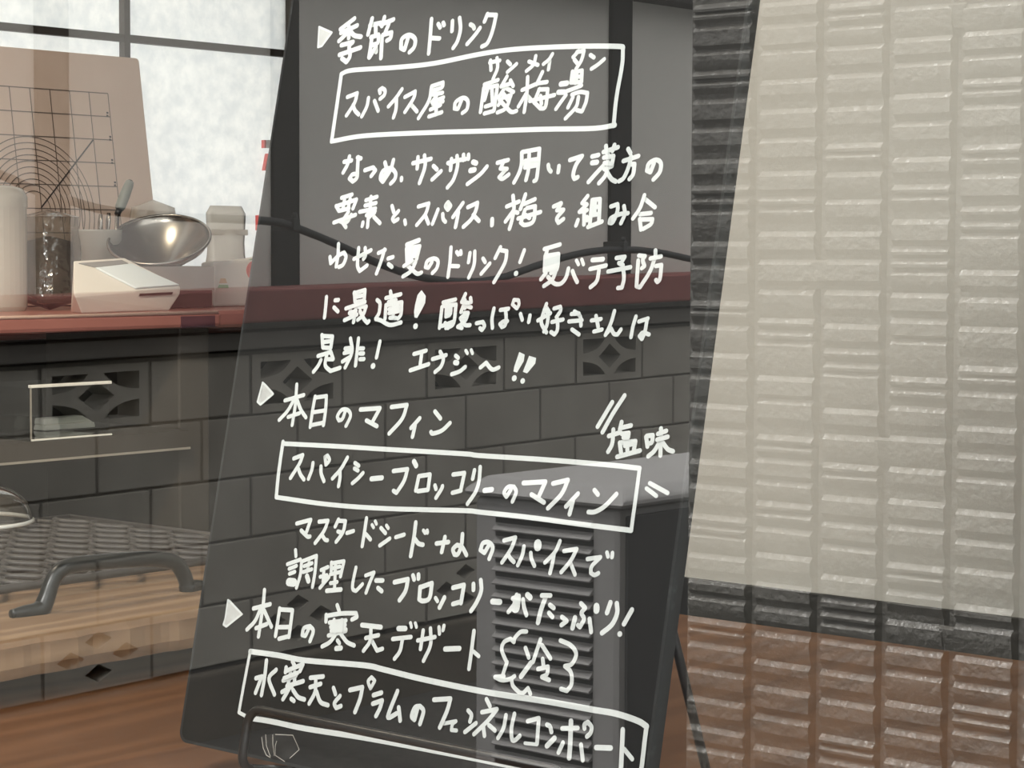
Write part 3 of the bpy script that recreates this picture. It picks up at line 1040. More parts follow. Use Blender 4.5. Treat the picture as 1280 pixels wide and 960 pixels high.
# utensil crock with two spoons and a brush
yC = 1.912
c0, c1 = on(92, yC), on(152, yC)
cc = Vector(((c0 + c1) / 2, yC, CZ))
rc = (c1 - c0) / 2 * 0.82
hc = HY(120, 287, yC).z - CZ
bm = bmesh.new()
lathe(bm, [(rc * 0.93, 0), (rc * 0.95, 0.004), (rc, hc - 0.003), (rc * 1.03, hc), (rc * 0.97, hc), (rc * 0.9, 0.01), (0.001, 0.008)], cc, seg=40)
crock = tag(obj('utensil_crock', bm, 'milky', smooth=True), 'beige utensil crock behind the kitchen scale', 'crock')
for i, (xa_, ya_) in enumerate(((126, 268), (136, 266))):
    tip = HY(xa_, ya_, yC - 0.005)
    base = Vector((tip.x - 0.008, yC, CZ + 0.015))
    sp = tag(None or obj('spoon', (lambda b: (tube(b, smooth_path([base, base.lerp(tip, 0.6), tip], 4), [0.0022] * 5 + [0.003, 0.0045, 0.005, 0.0035], 10, flat=0.6), b)[1])(bmesh.new()), 'steel', smooth=True),
             ('steel spoon handle standing in the beige crock, the left of two', 'steel spoon handle standing in the beige crock, nearer the sage handle')[i], 'spoon', 'spoons in the crock')
yB_ = 1.88
bt, bb = HY(163, 226, yB_), HY(149, 262, yB_)
br = thing('pastry_brush', (cc.x + 0.01, yB_ + 0.015, CZ + 0.012), 'kitchen utensil with thick sage green handle leaning out of the crock', 'utensil')
bm = bmesh.new()
d = (bt - bb)
tube(bm, [bb, bb + d * 0.1, bb + d * 0.5, bb + d * 0.85, bb + d * 0.97, bt], [0.006, 0.0078, 0.0082, 0.0072, 0.006, 0.003], 14)
obj('handle', bm, 'sage', br, smooth=True)
bm = bmesh.new()
tube(bm, [bb - d * 0.18, bb], [0.0045, 0.005], 12)
obj('ferrule', bm, 'blackneck', br, smooth=True)
bm = bmesh.new()
lo = Vector((cc.x + 0.012, yB_ + 0.012, CZ + 0.012))
tube(bm, [lo, bb - d * 0.15], [0.003, 0.0035], 10)
obj('shaft', bm, 'steel', br, smooth=True)
bm = bmesh.new()
tube(bm, [bt - d * 0.06, bt + d * 0.015], [0.0045, 0.0035], 12)
obj('end_cap', bm, 'steel', br, smooth=True)

# carton under the cone strainer
yK = 1.762
k0, k1 = HY(178, 355, yK).x, HY(268, 355, yK).x
kz = HY(240, 333, yK).z
ktn = thing('carton', ((k0 + k1) / 2, yK + 0.06, CZ), 'grey beige carton with dark base beside the kitchen scale', 'carton')
kb = HY(240, 363, yK).z
e = 0.003
yk1 = yK + 0.10
quick('sides', 'carton', ktn, ((k0, yK, kb), (k1, yK + e, kz)), ((k0, yk1 - e, kb), (k1, yk1, kz)), ((k0, yK + e, kb), (k0 + e, yk1 - e, kz)), ((k1 - e, yK + e, kb), (k1, yk1 - e, kz)), ((k0 + e, yK + e, kb), (k1 - e, yk1 - e, kb + 0.002)))
quick('base', 'cartonbase', ktn, ((k0 + 0.002, yK + 0.002, CZ), (k1 - 0.003, yk1 - 0.002, kb)))

# cone strainer lying mouth up, towards the window
yS_ = yK + 0.055
sc = HY(199, 299, yS_)
ax = Vector((-0.38, -0.30, 0.87)).normalized()
rs = 0.0755
bm = bmesh.new()
lathe(bm, [(rs, 0), (rs * 0.985, -0.003), (rs * 0.93, -0.010), (0.012, -0.052), (0.001, -0.053)], sc, ax, 64, cap=False)
lathe(bm, [(rs, 0.0006), (rs * 0.98, -0.0042), (rs * 0.92, -0.0115), (0.012, -0.0536), (0.001, -0.055)], sc, ax, 64, cap=False)
fn = tag(obj('cone_strainer', bm, 'steel', smooth=True), 'shiny steel cone strainer lying tilted with its wide mouth open on the carton', 'strainer')
bm = bmesh.new()
xo = ax.orthogonal().normalized(); yo = ax.cross(xo)
tube(bm, [sc + (xo * math.cos(2 * math.pi * k / 64) + yo * math.sin(2 * math.pi * k / 64)) * rs for k in range(64)], 0.0022, 8, closed=True)
obj('rolled_rim', bm, 'steel', fn, smooth=True)

# kitchen scale: wedge body, glass plate, display slot
yF = 1.645
sl = thing('kitchen_scale', (HY(160, 370, yF).x, yF + 0.05, CZ), 'white wedge shaped kitchen scale with pale blue glass plate on the counter', 'scale')
R_ = HY(226, 358, 1.675)
Mf = HY(170, 364, 1.648)
LT = HY(92, 326, 1.68)
SN = (Mf - R_).cross(LT - R_).normalized()
if SN.dot(CAM - R_) < 0:
    SN = -SN
def SF(px, py, lift=0.0): return hit(px, py, R_ + SN * lift, SN)
BT, LB = SF(155, 322), SF(92, 367)
bm = bmesh.new()
face = [LT, BT, R_, Mf, LB]
base = [Vector((p.x, p.y, CZ)) for p in (HY(102, 376, LB.y + 0.012), HY(160, 384, Mf.y + 0.004), HY(211, 381, R_.y - 0.004))]
mid = [HY(94, 372, LB.y), HY(225, 367, R_.y)]
rear = [Vector((LT.x + 0.004, LT.y + 0.012, CZ)), Vector((BT.x, BT.y + 0.012, CZ)), Vector((R_.x - 0.008, R_.y + 0.02, CZ))]
vs = [bm.verts.new(p) for p in face + base + mid + rear]
bmesh.ops.convex_hull(bm, input=vs)
bmesh.ops.delete(bm, geom=[v for v in bm.verts if not v.link_faces], context='VERTS')
bmesh.ops.dissolve_limit(bm, angle_limit=0.03, verts=bm.verts, edges=bm.edges)
obj('body', bm, 'white', sl, bevel=0.0015)
bm = bmesh.new()
prism(bm, [SF(119, 336, 0.0004), SF(163, 331, 0.0004), SF(223, 357.5, 0.0004), SF(169, 361.5, 0.0004)], SN * 0.003)
obj('glass_plate', bm, 'scaleglass', sl, bevel=0.0008)
bm = bmesh.new()
prism(bm, [SF(98, 329.5, 0.0003), SF(152, 325.5, 0.0003), SF(160, 329.5, 0.0003), SF(118, 334.5, 0.0003)], SN * 0.001)
obj('rim_shade', bm, 'scaleshade', sl)  # shadow below the back rim, painted as a thin grey plate
d0, d1 = HY(174, 369, Mf.y), HY(216, 367, R_.y)
bm = bmesh.new()
prism(bm, [p - Vector((0.0006, 0.0012, 0)) for p in (HY(175, 367, Mf.y + 0.002), HY(216, 365, R_.y - 0.006), HY(215, 368, R_.y - 0.006), HY(174, 370, Mf.y + 0.002))], (0.001, 0.003, 0))
obj('display_slot', bm, 'display', sl)
# frosted refill pouch with cap on the sill
yP = 1.90
zs = CZ - 0.001
q0, q1 = HY(256, 300, yP), HY(304, 300, yP)
pz0, pz1 = CZ, HY(270, 257, yP).z
pc = Vector(((q0.x + q1.x) / 2 + 0.004, yP, CZ))
po = thing('refill_pouch', pc, 'translucent beige refill pouch standing behind the steel cone strainer', 'pouch')
wq = (q1.x - q0.x) / 2
bm = bmesh.new()
rows = []
for v, k, dpt in ((0, 1.30, 0.026), (0.12, 1.34, 0.028), (0.3, 1.15, 0.022), (0.5, 0.98, 0.016), (0.62, 0.95, 0.011), (0.80, 1.0, 0.007), (0.92, 1.02, 0.004), (1.0, 0.8, 0.002)):
    z = pz0 + (pz1 - pz0) * v
    rows.append([bm.verts.new((pc.x + wq * k * (-1 + 2 * i / 7), yP - dpt * math.sin(math.pi * i / 7) - 0.0008, z)) for i in range(8)] +
                [bm.verts.new((pc.x + wq * k * (1 - 2 * i / 7), yP + dpt * math.sin(math.pi * i / 7) + 0.0008, z)) for i in range(8)])
for a, b in zip(rows, rows[1:]):
    for i in range(16):
        bm.faces.new((a[i], a[(i + 1) % 16], b[(i + 1) % 16], b[i]))
bm.faces.new(rows[0][::-1]); bm.faces.new(rows[-1])
obj('bag', bm, 'pouch', po, smooth=True)
bm = bmesh.new()
box(bm, (pc.x - wq * 0.98, yP - 0.0085, pz0 + (pz1 - pz0) * 0.70), (pc.x + wq * 0.98, yP + 0.0085, pz0 + (pz1 - pz0) * 0.76))
obj('seal_band', bm, 'pouch', po, bevel=0.001)

# crumpled translucent bag behind the strainer
yR = 1.92
rc0, rc1 = HY(160, 270, yR).x, HY(222, 270, yR).x
cg = Vector(((rc0 + rc1) / 2, yR, CZ))
bm = bmesh.new()
blob(bm, cg, (rc1 - rc0) / 2, 0.022, HY(190, 250, yR).z - CZ, 0.10, 11, topw=0.72)
tag(obj('crumpled_bag', bm, 'pouch', smooth=True), 'crumpled pale translucent bag behind the steel cone strainer, against the mat', 'bag')

# printed packet on the window sill
yQ = 1.80
w0, w1 = HY(267, 350, yQ), HY(336, 350, yQ)
pk = thing('printed_packet', ((w0.x + w1.x) / 2, yQ + 0.01, zs), 'pale packet with red and green prints on the counter end beside the black board', 'packet')
zl, zrr = HY(268, 328, yQ).z, HY(322, 321, yQ).z
zbm = zs
bm = bmesh.new()
prism(bm, [(w0.x, yQ, zbm), (w1.x + 0.02, yQ, zbm), (w1.x + 0.02, yQ, zrr + 0.004), (w1.x - 0.03, yQ, zrr - 0.003), (w0.x, yQ, zl)], (0, 0.03, 0))
obj('bag', bm, 'pack', pk, bevel=0.004)
def disc(bm, c, rx, rz, y, n=20, a0=0, a1=2 * math.pi):
    pts = [Vector((c.x + rx * math.cos(a0 + (a1 - a0) * k / n), y, c.z + rz * math.sin(a0 + (a1 - a0) * k / n))) for k in range(n)]
    prism(bm, pts, (0, 0.001, 0))
bm = bmesh.new(); disc(bm, HY(318, 338, yQ), 0.017, 0.015, yQ - 0.0006); obj('red_print', bm, 'packred', pk)
bm = bmesh.new()
prism(bm, [HY(310, 325, yQ - 0.0004), HY(326, 324, yQ - 0.0004), HY(326, 319.5, yQ - 0.0004)], (0, 0.001, 0))
obj('green_print', bm, 'packgreen', pk)
bm = bmesh.new()
prism(bm, [HY(272, 360, yQ - 0.0004), HY(286, 360, yQ - 0.0004), HY(285, 356, yQ - 0.0004), HY(274, 356, yQ - 0.0004)], (0, 0.001, 0))
obj('green_print', bm, 'packgreen', pk)
bm = bmesh.new()
prism(bm, [HY(274, 354, yQ - 0.0004), HY(284, 354, yQ - 0.0004), HY(282, 348, yQ - 0.0004), HY(276, 348, yQ - 0.0004)], (0, 0.001, 0))
obj('orange_print', bm, 'packorange', pk)

# scraps of tape stuck on the paper window
def tape(pts, name, m, label):
    bm = bmesh.new()
    prism(bm, [HY(x, y, YS - 0.0022) for x, y in pts], (0, 0.0075, 0))
    return tag(obj(name, bm, m), label, 'tape', 'tape scraps on the paper window')
tape([(335, 192), (346, 199), (341, 213), (331, 213)], 'tape_scrap', 'redtape', 'red slanting tape scrap on the paper window, middle of three beside the board')
tape([(323, 269), (336, 268), (334, 288), (323, 288)], 'tape_scrap', 'redtape', 'red tape scrap on the paper window, lowest of three beside the board')
t3 = tape([(331, 175), (347, 174.5), (347, 185), (331, 185)], 'tape_scrap', 'greytape', 'grey tape scrap with red end, topmost of three on the paper window')
bm = bmesh.new()
prism(bm, [HY(x, y, YS - 0.0026) for x, y in ((330.5, 175), (332.6, 175), (332.6, 185), (330.5, 185))], (0, 0.0075, 0))
obj('red_end', bm, 'redtape', t3)

# ================================================================ THE BLACK BOARD ON ITS EASEL
TH = math.radians(12)
BN = Vector((-math.cos(TH), 0, math.sin(TH)))          # face of the board
BU = Vector((math.sin(TH), 0, math.cos(TH)))           # up the board
BP = Vector((1.15, 0, CAM.z))


def BH(px, py, lift=0.0):
    return hit(px, py, BP + BN * lift, BN)


yl = BH(228, 912).y + 0.0015
yr = BH(820, 880).y
vb = (BH(235, 928) - BP).dot(BU)
vt = vb + 0.625
def bp(y, v): return Vector((BP.x, y, BP.z)) + BU * v
bd_ = thing('menu_board', bp((yl + yr) / 2, vb), 'black menu board with white handwritten Japanese lettering leaning on a wire easel', 'menu board')
rc_ = 0.008
def rounded(y0, y1, v0, v1, r, n=5):
    out = []
    for cy, cv, a in ((y1 - r, v0 + r, -math.pi / 2), (y1 - r, v1 - r, 0), (y0 + r, v1 - r, math.pi / 2), (y0 + r, v0 + r, math.pi)):
        for k in range(n + 1):
            t = a + math.pi / 2 * k / n
            out.append(bp(cy + r * math.cos(t), cv + r * math.sin(t)))
    return out
bm = bmesh.new()
prism(bm, rounded(yr, yl, vb, vt, rc_), -BN * 0.0058)
obj('panel', bm, 'board', bd_, bevel=0.0012)
bm = bmesh.new()
prism(bm, [p - BN * 0.0059 for p in rounded(yr + 0.0002, yl - 0.0002, vb + 0.0002, vt - 0.0002, rc_)], -BN * 0.0068)
obj('back_frame', bm, 'darktrim', bd_)
bm = bmesh.new()
out_ = rounded(yr - 0.0006, yl + 0.0006, vb - 0.0006, vt + 0.0006, rc_ + 0.0006)
inn_ = rounded(yr + 0.0016, yl - 0.0016, vb + 0.0016, vt - 0.0016, rc_ - 0.001)
a = [bm.verts.new(p + BN * 0.0004) for p in out_]
b = [bm.verts.new(p + BN * 0.0004) for p in inn_]
c = [bm.verts.new(p - BN * 0.0056) for p in out_]
for i in range(len(a)):
    j = (i + 1) % len(a)
    bm.faces.new((a[i], a[j], b[j], b[i]))
    bm.faces.new((a[i], a[j], c[j], c[i]))
obj('scuffed_edge', bm, 'boardedge', bd_)

# wire easel: front loop that holds the board, foot bars, back support
es = thing('wire_easel', (BP.x - 0.09, (yl + yr) / 2, ZT), 'black bent wire easel holding up the black menu board', 'easel')
RO = 0.0033
LIFT = 0.030
def el(px, py): return BH(px, py, LIFT)
tl, trr = el(312, 885), el(712, 938)
dyl, dyr = tl.y, trr.y
zf = ZT + RO
vtop = (tl - BP).dot(BU)
fr0 = [bp(dyl, vtop) + BN * LIFT, bp(dyr, vtop) + BN * LIFT]
def foot(y): return Vector((fr0[0].x - 0.012, y, zf))
v_low = vb - 0.006
low = lambda y, lift: bp(y, v_low) + BN * lift
loop = []
yL, yR_ = dyl, dyr
corner_r = 0.012
def arc3(c, u_, w_, r, n=6):
    return [c + u_ * r * math.cos(t) + w_ * r * math.sin(t) for t in [k * math.pi / 2 / n for k in range(n + 1)]]
YD = Vector((0, 1, 0))
pl = bp(yL, vtop) + BN * LIFT
pr = bp(yR_, vtop) + BN * LIFT
path = [low(yL, -0.06), low(yL, LIFT - 0.01)]
path += arc3(low(yL, LIFT - 0.010) + BU * 0.010, -BU, BN, 0.010)
path += [pl - BU * 0.02]
path += arc3(pl - BU * corner_r - YD * corner_r, YD, BU, corner_r)
path += [p for p in arc3(pr - BU * corner_r + YD * corner_r, BU, -YD, corner_r)]
path += [pr - BU * 0.02]
path += arc3(low(yR_, LIFT - 0.010) + BU * 0.010, BN, -BU, 0.010)
path += [low(yR_, LIFT - 0.01), low(yR_, -0.06)]
bm = bmesh.new()
tube(bm, path, RO, 10)
obj('front_loop', bm, 'iron', es, smooth=True)
for y in (yL, yR_):
    back = bp(y, v_low + 0.36) - BN * 0.0215
    heel = low(y, -0.06)
    bm = bmesh.new()
    tube(bm, [low(y, -0.0215), back], RO, 10)
    obj('upright', bm, 'iron', es, smooth=True)
    hinge = bp(y, v_low + 0.20) - BN * 0.0215
    q1, q2 = HY(868, 775, yR_), HY(890, 960, yR_)
    k_ = (zf - q1.z) / (q2.z - q1.z)
    rear = Vector((q1.x + (q2.x - q1.x) * k_, y, zf))
    bm = bmesh.new()
    tube(bm, [hinge, rear], RO, 10)
    obj('rear_leg', bm, 'iron', es, smooth=True)
    bm = bmesh.new()
    tube(bm, [heel, heel + Vector((0.004, 0, -0.002)), Vector((heel.x + 0.01, y, zf)), rear], RO, 10)
    obj('foot_bar', bm, 'iron', es, smooth=True)
    bm = bmesh.new()
    fb = low(y, LIFT - 0.012)
    tube(bm, [fb, Vector((fb.x + 0.004, y, zf)), Vector((heel.x + 0.01, y, zf))], RO, 10)
    obj('front_foot', bm, 'iron', es, smooth=True)
for v, lf in ((v_low + 0.36, -0.0215),):
    bm = bmesh.new()
    tube(bm, [bp(yL, v) + BN * lf, bp(yR_, v) + BN * lf], RO, 10)
    obj('cross_bar', bm, 'iron', es, smooth=True)


# ================================================================ HANDWRITING ON THE BOARD
WR = 0.0007
PX = None


def mpx(px, py):                              # metres on the board per photo pixel, near this spot
    a, b = BH(px, py), BH(px, py + 1)
    return (a - b).length


def path_points(pts):
    """smooth where the hand curved, keep sharp where it turned"""
    if len(pts) < 3:
        return pts
    P = [Vector((x, y)) for x, y in pts]
    sharp = [True]
    for i in range(1, len(P) - 1):
        a, b = P[i] - P[i - 1], P[i + 1] - P[i]
        sharp.append(a.length < 1e-6 or b.length < 1e-6 or a.angle(b) > math.radians(66))
    sharp.append(True)
    out = [P[0]]
    for i in range(len(P) - 1):
        p1, p2 = P[i], P[i + 1]
        p0 = P[i - 1] if not sharp[i] else p1 * 2 - p2
        p3 = P[i + 2] if not sharp[i + 1] else p2 * 2 - p1
        n = 1 if sharp[i] and sharp[i + 1] else 5
        for k in range(1, n + 1):
            t = k / n
            out.append(0.5 * ((2 * p1) + (p2 - p0) * t + (2 * p0 - 5 * p1 + 4 * p2 - p3) * t * t + (3 * p1 - p0 - 3 * p2 + p3) * t ** 3))
    return [(p.x, p.y) for p in out]


def brush(bm, pts, w, lift):
    pts = path_points(pts)
    ww = w * 1.08 * mpx(*pts[0])
    ribbon(bm, [BH(x, y, lift) for x, y in pts], ww, BN, 0.0, 10)


def line(name, origin, scale, default, text, fills=()):
    """text: strokes separated by '/', points 'x,y' separated by blanks, optional '@w' width; coordinates in a crop of the photo"""
    bm = bmesh.new()
    for k, s in enumerate(text.replace('\n', ' ').split('/')):
        wd = default
        pts = []
        for tok in s.split():
            if tok[0] == '@':
                wd = float(tok[1:])
                continue
            x, y = tok.split(',')
            pts.append((origin[0] + float(x) / scale, origin[1] + float(y) / scale))
        if len(pts) == 1:
            pts.append((pts[0][0] + 0.3, pts[0][1]))
        if pts:
            brush(bm, pts, wd / scale, WR + 0.00011 * (k % 8))
    for f in fills:
        pl = [BH(origin[0] + x / scale, origin[1] + y / scale, WR) for x, y in f]
        bm.faces.new([bm.verts.new(p) for p in pl])
    return obj(name, bm, 'chalk', bd_)


def mark(origin, scale, pts):                 # a filled pointer: outline stroke and thin wash inside
    P = [(origin[0] + x / scale, origin[1] + y / scale) for x, y in pts]
    bm = bmesh.new()
    bm.faces.new([bm.verts.new(BH(x, y, WR - 0.0002)) for x, y in P])
    o = obj('pointer_wash', bm, 'chalkwash', bd_)
    bm = bmesh.new()
    c = Vector((sum(p[0] for p in P) / len(P), sum(p[1] for p in P) / len(P)))
    Q = [c + (Vector(p) - c) * 0.9 for p in P]
    for k, (a, b) in enumerate(zip(Q, Q[1:] + Q[:1])):
        brush(bm, [tuple(a), tuple(b)], 2.6, WR + 0.0001 * k)
    obj('pointer_outline', bm, 'chalk', bd_)


L = lambda o, w, t, f=(), s=8: line('handwriting', o, s, w, t, f)

mark((390, 10), 8, [(68, 178), (208, 240), (98, 388), (55, 402)])
mark((315, 470), 8, [(105, 55), (138, 85), (222, 180), (82, 298), (48, 265)])
mark((275, 745), 8, [(78, 28), (105, 45), (232, 182), (62, 318), (28, 295), (48, 230)])

# 1: heading
L((390, 10), 44, '''425,105 285,212 / 452,175 365,215 290,248 / 368,180 368,300 / 362,240 270,330 / 385,235 425,275 490,288 /
295,372 410,340 372,385 380,480 345,540 300,505 / 275,468 485,395 /
602,105 560,265 / 580,172 685,150 / 637,180 637,255 / 725,92 700,180 / 690,165 815,115 / 768,160 730,250 /
598,300 585,400 570,490 / 590,292 665,268 660,345 600,372 / 575,495 640,385 / 640,365 642,440 / 700,280 690,500 / 710,268 795,245 785,300 750,325 /
960,300 925,418 890,400 900,310 970,270 1030,310 1022,390 975,442''')
L((490, 5), 42, '''395,150 382,330 367,495 / 400,340 475,345 / 462,200 482,235 / 512,188 522,212 / 605,170 600,270 / 676,140 685,250 655,370 612,440 /
785,205 812,222 822,245 / 880,240 830,310 752,400 / 955,100 925,175 / 960,108 1042,110 1005,270 955,390 900,425''')
# drawn frame 1
fr1 = lambda name, pts, w: brush_line(name, pts, w)


def brush_line(name, strokes, w):
    bm = bmesh.new()
    for k, s in enumerate(strokes):
        brush(bm, s, w, WR + 0.00011 * k)
    return obj(name, bm, 'chalk', bd_)


brush_line('drawn_frame', [
    [(426.7, 92.4), (441, 87.7), (493.7, 84.3), (542.5, 79.2), (603.4, 67), (650.8, 61), (721.9, 57.9), (772.7, 58), (778.9, 60)],
    [(778.7, 60), (777.7, 81.2), (770.6, 121.9), (767, 157.4)],
    [(426.7, 92.4), (423.7, 113.7), (414.5, 176.7)],
    [(414.5, 176.7), (457, 169.6), (542.5, 165.5), (600, 164), (681, 161.5), (742, 160.5), (768.6, 156.4)]], 5.3)
# 2: inside frame 1
L((425, 90), 40, '''75,250 172,212 145,310 65,435 / 130,330 150,385 188,425 / 285,260 268,345 218,445 / 345,290 382,388 /
402,210 395,180 420,162 450,185 442,232 402,268 / 620,172 560,258 485,345 / 565,262 560,370 535,455 / 650,250 752,195 735,265 650,400 / 710,325 770,395 /
918,142 1030,105 1018,155 930,185 / 915,150 888,290 785,462 / 932,225 1025,208 / 970,232 920,300 1035,255 / 1010,275 1030,295 / 905,375 1005,330 / 965,290 960,425 / 890,445 1018,402 /
930,320 1000,290 / 1215,285 1180,370 1145,365 1158,300 1230,258 1278,290 1270,370 1225,410''')
L((580, 65), 38, '''265,85 270,180 / 258,105 358,85 / 330,60 335,160 290,270 / 435,95 465,125 / 525,120 435,200 / 718,40 695,125 625,190 / 650,95 740,130 / 885,20 850,75 795,120 / 858,90 845,175''')
L((580, 65), 40, '''205,325 340,280 / 198,360 165,600 / 205,362 335,335 300,588 205,615 / 245,340 205,480 / 278,345 285,500 / 215,545 295,520 /
430,245 372,345 475,312 / 465,285 492,340 / 400,370 345,455 / 430,365 495,400 / 400,430 345,530 / 400,455 470,430 420,560 335,605 / 355,480 430,560 475,600 525,590 / 380,400 440,480 /
637,250 628,420 602,600 / 582,380 710,325 / 618,420 545,545 / 635,440 670,480 / 785,200 725,325 / 740,312 830,300 / 755,370 700,500 765,565 815,545 838,372 750,375 / 660,490 905,430 / 765,440 775,520''')
L((640, 60), 40, '''665,32 612,90 / 650,40 720,28 695,120 640,210 / 625,118 650,150 / 785,70 820,95 / 922,112 860,165 795,208 /
490,360 550,352 @52 / 465,442 525,440 @50 / 540,470 485,545 440,610 / 605,235 590,345 695,340 700,225 612,245 / 640,240 635,340 @56 / 600,290 690,285 / 545,432 620,405 695,375 /
600,465 680,440 755,450 740,540 700,635 650,622 / 610,490 560,595 / 665,490 640,590 535,705''')
# 3
L((420, 180), 42, '''82,178 155,165 / 135,125 115,205 72,285 / 215,135 250,145 / 222,132 215,255 210,335 170,375 135,345 165,305 215,300 / 290,262 370,235 395,265 352,320 /
490,185 505,245 / 575,160 545,260 470,378 445,340 470,270 545,242 595,290 588,350 548,395 / 480,330 515,285 @60 / 655,340 655,362 /
770,192 950,148 / 820,132 812,245 / 885,115 890,225 835,390 / 975,220 1010,255 / 1050,272 962,355 / 1130,195 1200,165 / 1155,150 1145,260 / 1210,120 1215,220 1175,355 1115,435''')
L((560, 175), 42, '''0,230 90,205 180,190 / 155,148 155,200 / 205,148 205,188 / 252,220 282,232 @50 / 225,305 265,298 @52 / 390,265 320,345 195,440 /
495,228 602,200 / 560,208 525,285 590,290 / 575,300 512,370 545,388 608,345 / 738,125 735,240 710,330 660,425 / 745,120 915,88 900,280 885,390 862,410 / 770,210 905,190 / 770,275 895,250 / 812,140 805,290 780,400 /
1003,250 1010,290 1030,315 / 1110,260 1102,322''', [[(750, 210), (890, 195), (890, 265), (755, 285)]])
L((690, 170), 44, '''180,240 302,200 240,290 212,385 225,428 258,412 / 402,205 465,190 / 402,268 450,262 @50 / 510,300 440,375 365,460 / 515,160 660,112 / 540,100 545,165 / 625,90 605,150 /
520,215 615,200 600,280 525,270 / 560,185 555,320 530,400 470,472 / 525,330 600,300 / 540,340 590,425 638,455 / 762,130 785,172 / 715,250 865,200 / 790,205 770,300 720,415 672,452 / 775,285 825,280 812,380 775,430 /
1020,270 985,362 950,345 970,275 1040,238 1088,272 1078,360 1015,435''')
# 4
L((410, 235), 40, '''137,98 240,66 / 82,180 110,228 / 85,182 285,115 250,205 / 165,112 150,210 / 222,110 200,205 / 110,228 210,205 / 60,345 275,268 / 205,238 140,335 178,390 / 232,268 190,340 125,335 / 150,350 180,392 /
380,122 490,88 / 372,175 480,150 / 318,238 475,205 / 430,88 420,225 / 440,225 385,272 465,250 / 472,232 410,295 / 405,270 395,390 / 350,345 342,380 / 460,290 520,352 /
640,180 658,242 / 705,230 648,300 662,335 700,312 / 768,325 775,360 / 905,185 1008,155 975,260 888,370 / 975,280 1005,355 / 1100,215 1045,358 / 1147,260 1152,310 1175,338 / 1200,145 1178,180 1200,215 1225,180 1200,145 @46''')
L((540, 235), 42, '''310,150 262,218 210,290 / 265,240 250,320 235,390 / 360,192 455,148 440,220 395,310 315,388 / 412,270 470,330 / 602,312 600,370 @46 /
810,78 820,200 800,320 775,408 / 748,185 870,135 / 810,232 735,335 / 840,242 858,248 / 935,65 885,210 / 920,160 1030,112 / 950,200 1032,182 1015,330 930,370 888,345 930,220 / 862,305 1085,240 / 935,270 975,300''')
L((680, 230), 42, '''97,225 170,192 / 172,195 130,262 195,258 / 195,260 130,340 145,388 195,350 / 437,120 382,190 430,205 355,278 430,262 / 402,240 400,405 / 340,360 320,415 / 430,330 432,362 /
482,160 458,405 / 482,160 560,150 550,370 / 492,235 550,225 / 480,312 548,300 / 440,430 580,375 / 512,170 505,300 /
670,225 735,202 735,270 690,380 655,388 672,340 760,302 840,292 / 800,222 808,300 770,392 / 1005,112 960,240 890,345 / 1012,152 1110,232 / 960,302 1070,290 / 958,350 970,455 / 965,355 1085,352 1068,402 990,450''')
# 5
L((405, 290), 40, '''145,120 140,230 122,345 / 60,250 68,312 140,240 200,205 220,250 192,325 150,350 / 300,270 470,182 / 347,160 335,330 358,390 430,335 / 412,160 415,235 395,270 /
545,210 612,180 / 605,175 575,280 525,415 / 642,265 690,250 / 645,322 680,350 / 830,127 950,82 @46 / 825,165 830,295 / 832,162 958,142 925,275 / 840,205 940,185 @48 / 840,250 930,230 @48 / 870,130 850,300 /
880,285 800,340 / 830,310 918,298 870,390 790,445 / 825,325 895,390 935,418 975,405 / 1080,300 1045,358 1015,350 1035,290 1100,265 1140,292 1128,360 1085,410''')
L((530, 295), 40, '''270,115 260,260 240,408 / 280,300 345,302 / 328,160 345,185 / 367,152 370,180 / 460,170 445,262 / 508,155 500,290 448,415 / 590,225 612,262 / 658,275 572,378 / 765,112 712,220 / 770,142 828,152 808,270 700,462 /
1003,142 960,260 / 920,375 @50''')
L((670, 295), 42, '''85,130 240,85 / 110,150 95,195 / 92,200 85,350 / 102,198 225,180 210,330 150,370 / 115,235 200,222 @52 / 110,285 200,270 @52 / 110,335 190,318 @50 / 100,370 50,432 / 195,360 160,440 80,500 /
325,325 300,415 250,475 185,475 120,410 / 365,350 385,405 412,460 / 405,245 425,285 @36 / 458,235 475,285 @36 / 565,240 670,232 @46 / 542,330 700,295 / 630,340 608,450 545,512 /
805,220 888,208 850,270 / 830,270 870,292 / 722,355 945,312 / 868,300 880,420 860,515 820,520 / 1022,245 1005,500 / 1030,195 1090,202 1068,240 1085,300 1058,322 / 1195,145 1195,190 / 1145,225 1250,205 / 1188,220 1140,355 1040,512 1010,505 /
1200,300 1255,290 1240,425 1215,460 1200,440''')
